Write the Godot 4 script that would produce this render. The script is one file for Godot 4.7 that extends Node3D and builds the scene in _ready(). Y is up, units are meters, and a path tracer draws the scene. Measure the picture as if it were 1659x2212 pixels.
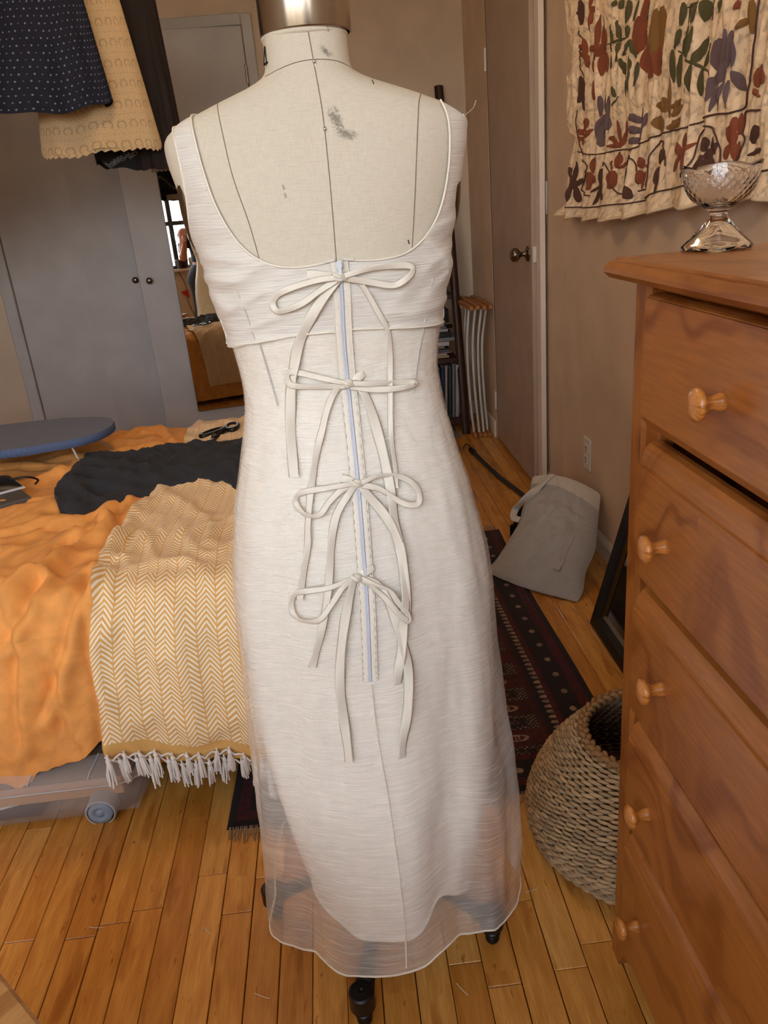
extends Node3D
# A dressmaker's bedroom: an ivory silk dress pinned on a dress form, seen from behind.
# Metres, y up; the room runs along -z, the camera stands at its window end.

const FORM := Vector2(0.005, -1.06)      # axis of the dress form (x, z)
const BED := 0.51                        # height of the bed top
var used := {}
var rng := RandomNumberGenerator.new()
var noise := FastNoiseLite.new()
var ridge := FastNoiseLite.new()
var T := {}                              # textures
var M := {}                              # materials

# form and dress profiles: height, half width, depth behind the axis (towards the camera), depth before it
const BODY := [[0.62, .180, .112, .104], [0.72, .181, .115, .106], [0.80, .167, .106, .106], [0.90, .142, .086, .100], [0.96, .131, .077, .098], [1.00, .130, .077, .088], [1.05, .140, .083, .086], [1.10, .149, .090, .088], [1.15, .157, .094, .086], [1.20, .168, .092, .080], [1.235, .176, .087, .076], [1.268, .182, .080, .072], [1.288, .179, .075, .068], [1.302, .160, .071, .066], [1.312, .136, .068, .064], [1.323, .106, .064, .060], [1.334, .074, .060, .058], [1.345, .054, .055, .054], [1.36, .050, .050, .050], [1.40, .049, .047, .050]]
const SKIRT := [[0.10, .214, .226, .19], [0.20, .216, .208, .18], [0.30, .215, .188, .17], [0.45, .205, .160, .15], [0.58, .197, .141, .13], [0.70, .191, .1285, .118], [0.80, .1735, .1145, .112], [0.90, .147, .093, .106], [0.96, .135, .083, .104], [1.00, .133, .081, .104], [1.06, .143, .087, .114]]


func _ready() -> void:
	rng.seed = 7
	noise.seed = 3
	noise.frequency = 1.0
	noise.fractal_octaves = 3
	ridge.seed = 11
	ridge.frequency = 1.0
	ridge.fractal_type = FastNoiseLite.FRACTAL_RIDGED
	ridge.fractal_octaves = 2
	# camera: a phone held at 1.2 m, pitched down 21.7 degrees, slightly rolled
	var cam := Camera3D.new()
	cam.name = "camera"
	cam.fov = 66.506
	cam.near = 0.05
	cam.transform = Transform3D(Basis(Vector3(0.9934, -0.08402, 0.07805), Vector3(0.10688, 0.92505, -0.36449), Vector3(-0.04158, 0.37043, 0.92793)).orthonormalized(), Vector3(0, 1.2, 0))
	add_child(cam)
	# daylight: a bright hazy sky, which enters through the window behind the camera
	var sky := ProceduralSkyMaterial.new()
	sky.sky_top_color = Color(0.90, 0.94, 1.0)
	sky.sky_horizon_color = Color(1.0, 0.99, 0.97)
	sky.ground_horizon_color = Color(0.72, 0.66, 0.56)
	sky.ground_bottom_color = Color(0.50, 0.45, 0.38)
	sky.sky_energy_multiplier = 1.0
	sky.ground_energy_multiplier = 1.0
	var env := Environment.new()
	env.background_mode = Environment.BG_SKY
	env.sky = Sky.new()
	env.sky.sky_material = sky
	env.background_energy_multiplier = 6.0
	env.tonemap_mode = Environment.TONE_MAPPER_LINEAR
	env.tonemap_exposure = 1.5
	env.sdfgi_enabled = true
	env.ssao_enabled = true
	env.ssil_enabled = true
	var world := WorldEnvironment.new()
	world.name = "world"
	world.environment = env
	add_child(world)

	make_textures()
	make_materials()
	room()
	floor_boards()
	ceiling_lamp()
	bed()
	dresser()
	dress_form()
	dress()
	tapestry()
	rug()
	basket()
	storage_bin()
	hanging_clothes()
	on_the_bed()
	right_side()
	bookcase()
	glass_dish()
	window_side()
	photographer()
	bits()


# ---------------------------------------------------------------- helpers
func smooth(a: float, b: float, x: float) -> float:
	var t := clampf((x - a) / (b - a), 0.0, 1.0)
	return t * t * (3.0 - 2.0 * t)


func table(tab: Array, y: float) -> Vector3:          # smooth interpolation of a profile
	var n := tab.size()
	y = clampf(y, tab[0][0], tab[n - 1][0])
	var i := 0
	while i < n - 2 and tab[i + 1][0] < y:
		i += 1
	var p := func(k: int) -> Vector3: return Vector3(tab[k][1], tab[k][2], tab[k][3])
	var slope := func(k: int) -> Vector3:
		var a := maxi(k - 1, 0)
		var b := mini(k + 1, n - 1)
		return (p.call(b) - p.call(a)) / (tab[b][0] - tab[a][0])
	var h: float = tab[i + 1][0] - tab[i][0]
	var t: float = (y - tab[i][0]) / h
	var t2 := t * t
	var t3 := t2 * t
	return (2 * t3 - 3 * t2 + 1) * p.call(i) + (t3 - 2 * t2 + t) * h * slope.call(i) + (-2 * t3 + 3 * t2) * p.call(i + 1) + (t3 - t2) * h * slope.call(i + 1)


func line(pts: Array, x: float) -> float:             # piecewise linear y(x) of [x, y] pairs, x rising
	if x <= pts[0][0]:
		return pts[0][1]
	for i in range(1, pts.size()):
		if x <= pts[i][0]:
			return lerpf(pts[i - 1][1], pts[i][1], (x - pts[i - 1][0]) / (pts[i][0] - pts[i - 1][0]))
	return pts[-1][1]


func curve(pts: Array, per := 6) -> Array:            # Catmull-Rom through Vector2 or Vector3 points
	var out := []
	for i in pts.size() - 1:
		var a = pts[maxi(i - 1, 0)]
		var d = pts[mini(i + 2, pts.size() - 1)]
		for k in per:
			out.append(pts[i].cubic_interpolate(pts[i + 1], a, d, float(k) / per))
	out.append(pts[-1])
	return out


class Maker:
	var st := SurfaceTool.new()
	var group := 0

	func _init() -> void:
		st.begin(Mesh.PRIMITIVE_TRIANGLES)

	func tri(a: Vector3, b: Vector3, c: Vector3, ua := Vector2(), ub := Vector2(), uc := Vector2()) -> void:
		if (b - a).cross(c - a).length_squared() < 1e-18:
			return
		st.set_uv(ua)
		st.add_vertex(a)
		st.set_uv(ub)
		st.add_vertex(b)
		st.set_uv(uc)
		st.add_vertex(c)

	func quad(a: Vector3, b: Vector3, c: Vector3, d: Vector3, ua := Vector2(), ub := Vector2(1, 0), uc := Vector2(1, 1), ud := Vector2(0, 1)) -> void:
		tri(a, b, c, ua, ub, uc)
		tri(a, c, d, ua, uc, ud)

	func soft() -> void:
		group += 1
		st.set_smooth_group(group)

	func flat() -> void:
		st.set_smooth_group(4294967295)

	# f(u, v) -> Vector3 over 0..1; uv in units of su, sv
	func grid(nu: int, nv: int, f: Callable, su := 1.0, sv := 1.0, flip := false, flat_uv = null) -> void:
		soft()
		var p := PackedVector3Array()
		p.resize((nu + 1) * (nv + 1))
		for j in nv + 1:
			for i in nu + 1:
				p[j * (nu + 1) + i] = f.call(float(i) / nu, float(j) / nv)
		for j in nv:
			for i in nu:
				var k := j * (nu + 1) + i
				var u0 := su * i / nu
				var u1 := su * (i + 1) / nu
				var v0 := sv * j / nv
				var v1 := sv * (j + 1) / nv
				if flat_uv != null:
					quad(p[k], p[k + nu + 1], p[k + nu + 2], p[k + 1], flat_uv.call(p[k]), flat_uv.call(p[k + nu + 1]), flat_uv.call(p[k + nu + 2]), flat_uv.call(p[k + 1]))
				elif flip:
					quad(p[k], p[k + 1], p[k + nu + 2], p[k + nu + 1], Vector2(u0, v0), Vector2(u1, v0), Vector2(u1, v1), Vector2(u0, v1))
				else:
					quad(p[k], p[k + nu + 1], p[k + nu + 2], p[k + 1], Vector2(u0, v0), Vector2(u0, v1), Vector2(u1, v1), Vector2(u1, v0))

	# a box with chamfered edges; uv in metres along its longest faces
	func box(c: Vector3, s: Vector3, bevel := 0.0, b := Basis(), uo := Vector2()) -> void:
		flat()
		var h := s / 2.0
		bevel = minf(bevel, minf(h.x, minf(h.y, h.z)) * 0.9)
		for axis in 3:
			var ax := (axis + 1) % 3
			var ay := (axis + 2) % 3
			for side in [-1.0, 1.0]:
				var q := []
				for k in 4:
					var v := Vector3()
					v[axis] = h[axis] * side
					v[ax] = (h[ax] - bevel) * (-1.0 if k == 0 or k == 3 else 1.0)
					v[ay] = (h[ay] - bevel) * (-1.0 if k < 2 else 1.0)
					q.append(v)
				face(q, c, b, side > 0.0, axis, uo)
		if bevel <= 0.0:
			return
		for axis in 3:                                     # twelve chamfers
			var ax := (axis + 1) % 3
			var ay := (axis + 2) % 3
			for sx in [-1.0, 1.0]:
				for sy in [-1.0, 1.0]:
					var q := []
					for k in 4:
						var v := Vector3()
						v[axis] = (h[axis] - bevel) * (-1.0 if k == 0 or k == 3 else 1.0)
						v[ax] = (h[ax] - (bevel if k > 1 else 0.0)) * sx
						v[ay] = (h[ay] - (0.0 if k > 1 else bevel)) * sy
						q.append(v)
					face(q, c, b, sx * sy > 0.0, ax, uo)
		for sx in [-1.0, 1.0]:
			for sy in [-1.0, 1.0]:
				for sz in [-1.0, 1.0]:
					var i := h - Vector3.ONE * bevel
					var a := Vector3(h.x * sx, i.y * sy, i.z * sz)
					var d := Vector3(i.x * sx, h.y * sy, i.z * sz)
					var e := Vector3(i.x * sx, i.y * sy, h.z * sz)
					if sx * sy * sz > 0.0:
						tri(c + b * a, c + b * e, c + b * d)
					else:
						tri(c + b * a, c + b * d, c + b * e)

	func face(q: Array, c: Vector3, b: Basis, out: bool, axis: int, uo: Vector2) -> void:
		var uv := []
		for v in q:
			var t := Vector2(v.z, v.y) if axis == 0 else Vector2(v.z, v.x) if axis == 1 else Vector2(v.x, v.y)
			uv.append(t + uo)
		if out:
			quad(c + b * q[0], c + b * q[3], c + b * q[2], c + b * q[1], uv[0], uv[3], uv[2], uv[1])
		else:
			quad(c + b * q[0], c + b * q[1], c + b * q[2], c + b * q[3], uv[0], uv[1], uv[2], uv[3])

	# a tube along points; radius a number or a function of 0..1; sections may be flattened: rx across «side», ry along its normal
	func tube(pts: Array, radius, sides := 8, side := Vector3.ZERO, thin := 1.0, caps := true) -> void:
		var n := pts.size()
		var rings := []
		var up := Vector3.UP
		var dist := 0.0
		for i in n:
			var t: Vector3 = (pts[mini(i + 1, n - 1)] - pts[maxi(i - 1, 0)]).normalized()
			var a := side
			if side == Vector3.ZERO:
				if i == 0:
					up = Vector3.RIGHT if absf(t.y) > 0.9 else Vector3.UP
				a = up.cross(t).normalized()
				up = t.cross(a).normalized()
			else:
				a = (side - t * side.dot(t)).normalized()
			var b := t.cross(a).normalized()
			var r: float = radius.call(float(i) / (n - 1)) if radius is Callable else float(radius)
			var ring := PackedVector3Array()
			for k in sides + 1:
				var w := TAU * k / sides
				ring.append(pts[i] + a * cos(w) * r + b * sin(w) * r * thin)
			if i:
				dist += (pts[i] - pts[i - 1]).length()
			rings.append([ring, dist])
		soft()
		for i in n - 1:
			for k in sides:
				quad(rings[i][0][k], rings[i][0][k + 1], rings[i + 1][0][k + 1], rings[i + 1][0][k], Vector2(float(k) / sides, rings[i][1]), Vector2(float(k + 1) / sides, rings[i][1]), Vector2(float(k + 1) / sides, rings[i + 1][1]), Vector2(float(k) / sides, rings[i + 1][1]))
		if caps:
			flat()
			for k in range(1, sides - 1):
				tri(rings[0][0][0], rings[0][0][k + 1], rings[0][0][k])
				tri(rings[-1][0][0], rings[-1][0][k], rings[-1][0][k + 1])

	# profile of (radius, height), turned round the y axis of a transform
	func lathe(profile: Array, seg := 24, x := Transform3D(), from := 0.0, to := TAU) -> void:
		soft()
		for i in profile.size() - 1:
			for k in seg:
				var a := from + (to - from) * k / seg
				var b := from + (to - from) * (k + 1) / seg
				var p: Vector2 = profile[i]
				var q: Vector2 = profile[i + 1]
				quad(x * Vector3(p.x * cos(a), p.y, p.x * sin(a)), x * Vector3(q.x * cos(a), q.y, q.x * sin(a)), x * Vector3(q.x * cos(b), q.y, q.x * sin(b)), x * Vector3(p.x * cos(b), p.y, p.x * sin(b)), Vector2(a / TAU, p.y), Vector2(a / TAU, q.y), Vector2(b / TAU, q.y), Vector2(b / TAU, p.y))

	# a closed outline (Vector2) extruded from one z to another of a transform
	func prism(outline: Array, z0: float, z1: float, x := Transform3D()) -> void:
		flat()
		var n := outline.size()
		for i in n:
			var a: Vector2 = outline[i]
			var b: Vector2 = outline[(i + 1) % n]
			quad(x * Vector3(a.x, a.y, z0), x * Vector3(b.x, b.y, z0), x * Vector3(b.x, b.y, z1), x * Vector3(a.x, a.y, z1), Vector2(z0, a.y), Vector2(z0, b.y), Vector2(z1, b.y), Vector2(z1, a.y))
		var idx := Geometry2D.triangulate_polygon(PackedVector2Array(outline))
		for i in range(0, idx.size(), 3):
			var p: Vector2 = outline[idx[i]]
			var q: Vector2 = outline[idx[i + 1]]
			var r: Vector2 = outline[idx[i + 2]]
			tri(x * Vector3(p.x, p.y, z0), x * Vector3(r.x, r.y, z0), x * Vector3(q.x, q.y, z0), p, r, q)
			tri(x * Vector3(p.x, p.y, z1), x * Vector3(q.x, q.y, z1), x * Vector3(r.x, r.y, z1), p, q, r)

	func ball(c: Vector3, r: Vector3, seg := 12) -> void:
		var pr := []
		for i in seg / 2 + 1:
			var t := PI * i / (seg / 2)
			pr.append(Vector2(sin(t), -cos(t)))
		lathe(pr, seg, Transform3D(Basis.from_scale(r), c))

	func mesh() -> ArrayMesh:
		st.generate_normals()
		st.index()
		return st.commit()


func numbered(called: String) -> String:
	if not used.has(called):
		used[called] = 0
		return called
	used[called] += 1
	return "%s_%03d" % [called, used[called]]


func tag(o: Node3D, label: String, category: String, group := "", kind := "") -> Node3D:
	o.set_meta("label", label)
	o.set_meta("category", category)
	if group:
		o.set_meta("group", group)
	if kind:
		o.set_meta("kind", kind)
	return o


func thing(called: String, label: String, category: String, at := Vector3.ZERO, turn := 0.0, group := "") -> Node3D:
	var o := Node3D.new()
	o.name = numbered(called)
	o.position = at
	o.rotation.y = turn
	add_child(o, true)
	return tag(o, label, category, group)


func put(called: String, shape, material: Material, parent: Node = self) -> MeshInstance3D:
	var o := MeshInstance3D.new()
	o.name = numbered(called) if parent == self else called
	o.mesh = shape.mesh() if shape is Maker else shape
	o.material_override = material
	parent.add_child(o, true)
	return o


func structure(called: String, shape, material: Material, parent: Node = self) -> MeshInstance3D:
	var o := put(called, shape, material, parent)
	if parent == self:
		o.set_meta("kind", "structure")
	return o


func boxed(c: Vector3, s: Vector3, bevel := 0.0, b := Basis()) -> Maker:
	var m := Maker.new()
	m.box(c, s, bevel, b)
	return m


func tubed(pts: Array, r, sides := 8, side := Vector3.ZERO, thin := 1.0) -> Maker:
	var m := Maker.new()
	m.tube(pts, r, sides, side, thin)
	return m


func turned(profile: Array, seg := 24, x := Transform3D()) -> Maker:
	var m := Maker.new()
	m.lathe(profile, seg, x)
	return m


# ---------------------------------------------------------------- textures and materials
func picture(w: int, h: int, f: Callable) -> ImageTexture:
	var bytes := PackedByteArray()
	bytes.resize(w * h * 4)
	for y in h:
		for x in w:
			var c: Color = f.call(float(x) / w, float(y) / h)
			var k := (y * w + x) * 4
			bytes[k] = int(clampf(c.r, 0, 1) * 255.0)
			bytes[k + 1] = int(clampf(c.g, 0, 1) * 255.0)
			bytes[k + 2] = int(clampf(c.b, 0, 1) * 255.0)
			bytes[k + 3] = int(clampf(c.a, 0, 1) * 255.0)
	return ImageTexture.create_from_image(Image.create_from_data(w, h, false, Image.FORMAT_RGBA8, bytes))


func make_textures() -> void:
	var n := FastNoiseLite.new()
	n.seed = 21
	n.frequency = 1.0
	n.fractal_octaves = 4
	var one := FastNoiseLite.new()
	one.seed = 5
	one.frequency = 1.0
	one.fractal_type = FastNoiseLite.FRACTAL_NONE
	# knotty pine, grain along u (1 unit = 1 m)
	var knots := [Vector3(0.13, 0.21, 0.020), Vector3(0.42, 0.66, 0.026), Vector3(0.66, 0.30, 0.016), Vector3(0.86, 0.80, 0.022), Vector3(0.25, 0.90, 0.014)]
	T.pine = picture(1024, 512, func(u: float, v: float) -> Color:
		var bend := n.get_noise_2d(u * 2.2, v * 1.6) * 0.09
		var dark := 0.0
		for k: Vector3 in knots:
			var dx := (u - k.x) * 0.55
			var dy := (v - k.y) * 0.5
			var d := sqrt(dx * dx + dy * dy) / k.z
			bend += 0.05 * exp(-d * 0.8) * signf(dy)
			dark = maxf(dark, smooth(0.85, 0.25, d))
		var w := v * 0.5 + bend
		var ring := 0.5 + 0.5 * sin(w * 95.0 + n.get_noise_2d(u * 1.3, w * 14.0) * 5.0)
		ring = pow(ring, 3.0)
		var fine := n.get_noise_2d(u * 9.0, v * 160.0) * 0.09
		var c := Color(0.78, 0.53, 0.29).lerp(Color(0.60, 0.35, 0.155), ring * 0.66)
		c = c.lerp(Color(0.26, 0.12, 0.05), dark * 0.8)
		return Color(c.r + fine, c.g + fine * 0.8, c.b + fine * 0.5))
	var turned_grain: Image = T.pine.get_image().duplicate()
	turned_grain.rotate_90(CLOCKWISE)
	T.pine_v = ImageTexture.create_from_image(turned_grain)
	# maple strip floor, grain along u
	T.maple = picture(1024, 256, func(u: float, v: float) -> Color:
		var a := n.get_noise_2d(u * 5.0, v * 9.0) * 0.5 + n.get_noise_2d(u * 14.0 + 7.0, v * 70.0) * 0.35
		var fleck := smooth(0.50, 0.72, n.get_noise_2d(u * 16.0 + 40.0, v * 12.0 + 3.0)) * 0.5
		var stain := smooth(0.22, 0.55, n.get_noise_2d(u * 3.0 + 90.0, v * 4.0 + 31.0)) * 0.35
		var c := Color(0.95, 0.90, 0.82).lerp(Color(0.78, 0.66, 0.50), clampf(0.4 + a, 0, 1))
		return c.lerp(Color(0.52, 0.33, 0.16), clampf(fleck + stain, 0, 0.75)))
	# plain weave of the form's linen
	T.linen = picture(512, 512, func(u: float, v: float) -> Color:
		var a := one.get_noise_2d(u * 12.0, v * 380.0) * 0.5 + one.get_noise_2d(u * 380.0 + 50.0, v * 12.0) * 0.5
		var slub := smooth(0.5, 0.85, one.get_noise_2d(u * 7.0 + 9.0, v * 150.0)) * 0.035
		var k := 0.94 + a * 0.055 - slub
		return Color(k, k * 0.995, k * 0.98))
	T.weave = picture(128, 128, func(u: float, v: float) -> Color:
		var k := 0.5 + 0.25 * sin(u * TAU * 32.0) * signf(sin(v * TAU * 16.0)) + 0.25 * sin(v * TAU * 32.0)
		return Color(k, k, k))
	# dupion: slubs run across
	T.dupion = picture(1024, 1024, func(u: float, v: float) -> Color:
		var a := one.get_noise_2d(u * 5.0, v * 330.0) * 0.5 + one.get_noise_2d(u * 11.0 + 31.0, v * 150.0 + 4.0) * 0.35
		var slub := smooth(0.45, 0.8, one.get_noise_2d(u * 8.0 + 70.0, v * 240.0 + 9.0))
		var k := 0.95 + a * 0.055
		k = k - slub * 0.045
		var dark := smooth(0.93, 0.96, one.get_noise_2d(u * 34.0 + 17.0, v * 260.0 + 90.0)) * 0.3
		return Color(k - dark, k * 0.993 - dark, k * 0.975 - dark))
	T.dupion_relief = picture(1024, 1024, func(u: float, v: float) -> Color:
		var a := one.get_noise_2d(u * 5.0, v * 330.0) * 0.35 + one.get_noise_2d(u * 11.0 + 31.0, v * 150.0 + 4.0) * 0.3
		var slub := smooth(0.45, 0.8, one.get_noise_2d(u * 8.0 + 70.0, v * 240.0 + 9.0)) * 0.4
		var k := 0.45 + a + slub
		return Color(k, k, k))
	# sheer gauze: the alpha carries the threads
	T.gauze = picture(1024, 1024, func(u: float, v: float) -> Color:
		var wob := v + one.get_noise_2d(u * 3.0, v * 2.0) * 0.012
		var a := one.get_noise_2d(u * 4.0, wob * 300.0) * 0.5 + one.get_noise_2d(u * 9.0 + 31.0, wob * 170.0 + 4.0) * 0.4
		var thread := smooth(0.35, 0.7, one.get_noise_2d(u * 6.0 + 70.0, wob * 230.0 + 9.0))
		return Color(1, 0.99, 0.97, clampf(0.31 + a * 0.10 + thread * 0.24, 0.12, 0.9)))
	# herringbone throw, one column wide (u) by eight stripes (v)
	T.herring = picture(128, 256, func(u: float, v: float) -> Color:
		var up := absf(u - 0.5) * 2.0
		var s := fposmod(v * 8.0 + up * 2.1, 1.0)
		var white := smooth(0.46, 0.53, s) * smooth(1.0, 0.94, s)
		if up > 0.93 or up < 0.02:
			white *= 0.25
		var g := one.get_noise_2d(u * 40.0, v * 60.0) * 0.05
		var c := Color(0.90, 0.71, 0.42).lerp(Color(1.0, 0.965, 0.90), white)
		return Color(c.r + g, c.g + g, c.b + g))
	# hand-knotted rug, u across (0.88 m), v along from the near end (1.4 m)
	T.rug = picture(640, 1024, rug_pattern)
	# printed cloths
	T.dots = picture(512, 512, func(u: float, v: float) -> Color:
		var cell := Vector2(u * 22.0, v * 20.0)
		var row := floorf(cell.y)
		cell.x += 0.5 * fposmod(row, 2.0)
		var d := (cell - cell.floor() - Vector2(0.5, 0.5)) * Vector2(1.0, 1.15)
		var dot := smooth(0.17, 0.09, d.length() + 0.05 * sin(cell.x * 9.0))
		return Color(0.12, 0.15, 0.235).lerp(Color(0.95, 0.97, 1.0), dot * 0.9))
	T.floral = picture(512, 512, func(u: float, v: float) -> Color:
		var c := Color(0.045, 0.05, 0.065)
		for k in 14:
			var p := Vector2(fposmod(k * 0.381 + 0.1, 1.0), fposmod(k * 0.617 + 0.2, 1.0))
			var d := Vector2(fposmod(u - p.x + 0.5, 1.0) - 0.5, fposmod(v - p.y + 0.5, 1.0) - 0.5)
			var r := d.length() / (0.06 + 0.028 * cos(d.angle() * 5.0 + k))
			c = c.lerp(Color(0.42, 0.43, 0.42), smooth(1.0, 0.75, r) * (0.45 + 0.55 * smooth(0.25, 0.4, r)))
		return c)
	T.lace = picture(512, 512, func(u: float, v: float) -> Color:
		var k := 0.93 + one.get_noise_2d(u * 60.0, v * 60.0) * 0.06
		var band := fposmod(v * 4.0, 1.0)
		if band < 0.42:
			var x := fposmod(u * 12.0, 1.0) - 0.5
			var y := band / 0.42
			var arch := absf(sqrt(x * x + (y - 0.35) * (y - 0.35) * 0.5) - 0.32)
			k -= 0.15 * smooth(0.09, 0.02, arch)
			k -= 0.14 * smooth(0.16, 0.1, Vector2(fposmod(u * 24.0, 1.0) - 0.5, (y - 0.9) * 3.0).length())
		elif band > 0.66 and band < 0.72:
			k -= 0.10 * smooth(0.25, 0.1, absf(fposmod(u * 36.0, 1.0) - 0.5))
		return Color(k, k * 0.97, k * 0.90))
	T.cotton = picture(512, 512, func(u: float, v: float) -> Color:
		var k := 0.93 + n.get_noise_2d(u * 6.0, v * 6.0) * 0.08 + one.get_noise_2d(u * 300.0, v * 300.0) * 0.04
		return Color(k, k, k))
	T.mottle = picture(512, 512, func(u: float, v: float) -> Color:
		var a := n.get_noise_2d(u * 22.0, v * 14.0)
		var g := smooth(0.05, 0.5, n.get_noise_2d(u * 16.0 + 30.0, v * 16.0)) * 0.17
		var k := 0.95 + a * 0.10
		return Color(k - g, k * 0.985 - g * 0.98, k * 0.94 - g * 0.9))
	T.heather = picture(512, 512, func(u: float, v: float) -> Color:
		var k := 0.72 + one.get_noise_2d(u * 420.0, v * 420.0) * 0.45
		return Color(k, k, k))
	T.paint = picture(512, 512, func(u: float, v: float) -> Color:
		var k := 0.96 + n.get_noise_2d(u * 5.0, v * 5.0) * 0.05 + one.get_noise_2d(u * 200.0, v * 200.0) * 0.02
		return Color(k, k, k))
	T.rough = picture(256, 256, func(u: float, v: float) -> Color:
		var k := 0.5 + n.get_noise_2d(u * 18.0, v * 18.0) * 0.7
		return Color(k, k, k))


func rug_pattern(u: float, v: float) -> Color:
	var x := u * 0.88
	var y := v * 1.40
	var red := Color(0.30, 0.055, 0.085)
	var dark := Color(0.10, 0.035, 0.055)
	var cream := Color(0.62, 0.50, 0.42)
	var c := red
	var edge := minf(minf(x, 0.88 - x), minf(y, 1.40 - y))
	var n1 := noise.get_noise_2d(u * 40.0, v * 60.0)
	if edge < 0.018:
		c = dark
	elif edge < 0.045:
		c = red
	elif edge < 0.10:
		c = dark
		var along := y if minf(x, 0.88 - x) < minf(y, 1.40 - y) else x
		if Vector2(fposmod(along, 0.075) - 0.0375, (edge - 0.066) * 1.2).length() < 0.010:
			c = cream
	elif edge < 0.115:
		c = red
	else:
		c = red if noise.get_noise_2d(u * 3.0, v * 30.0) > -0.15 else Color(0.25, 0.045, 0.07)
		# ladders part the field into four columns
		var w := (0.88 - 0.23) / 3.0
		var col := fposmod(x - 0.115, w)
		var mid := minf(col, w - col)
		if mid < 0.030:
			c = dark
			if mid < 0.022 and Vector2(mid * 0.42, fposmod(y, 0.021) - 0.0105).length() < 0.0075:
				c = cream
		elif mid < 0.036:
			c = dark if mid > 0.033 else red
		else:
			var gx := absf(col - w * 0.5)
			var gy := absf(fposmod(y - 0.06, 0.115) - 0.0575)
			if gx < 0.062 and gy < 0.026:
				c = dark
				var fret := sin(gx * 520.0) * sin(gy * 560.0 + gx * 90.0)
				if fret > 0.25 and (gx > 0.034 or gy > 0.016):
					c = cream
				elif Vector2(gx * 0.6, gy).length() < 0.011 and fret > 0.0:
					c = Color(0.42, 0.27, 0.24)
			else:
				var oy := absf(fposmod(y - 0.06, 0.115) - 0.115 + (0.115 if fposmod(y - 0.06, 0.115) < 0.0575 else 0.0))
				var d := Vector2(gx / 0.028, oy / 0.013).length()
				if d < 1.0 and (d > 0.62 or sin(gx * 400.0) > 0.6):
					c = cream
	var k := 0.85 + n1 * 0.35 + 0.08 * sin(v * 2400.0)
	return Color(c.r * k, c.g * k, c.b * k)


func mat(c: Color, rough := 0.6, o := {}) -> StandardMaterial3D:
	var m := StandardMaterial3D.new()
	m.albedo_color = c
	m.roughness = rough
	m.metallic = o.get("metal", 0.0)
	m.metallic_specular = o.get("spec", 0.5)
	if o.has("tex"):
		m.albedo_texture = o.tex
	if o.has("scale"):
		m.uv1_scale = o.scale
	if o.has("offset"):
		m.uv1_offset = o.offset
	if o.has("tri"):
		m.uv1_triplanar = true
		m.uv1_world_triplanar = true
		m.uv1_scale = Vector3.ONE * o.tri
	if o.has("relief"):
		m.heightmap_enabled = true
		m.heightmap_texture = o.relief
		m.heightmap_scale = o.get("height", 0.05)
	if o.has("sheen"):
		m.rim_enabled = true
		m.rim = o.sheen
		m.rim_tint = 0.5
	if o.has("alpha"):
		m.transparency = BaseMaterial3D.TRANSPARENCY_ALPHA
		m.albedo_color.a = o.alpha
		m.cull_mode = BaseMaterial3D.CULL_DISABLED
	if o.has("coat"):
		m.clearcoat_enabled = true
		m.clearcoat = o.coat
		m.clearcoat_roughness = 0.25
	if o.has("backlight"):
		m.backlight_enabled = true
		m.backlight = o.backlight
	return m


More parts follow.
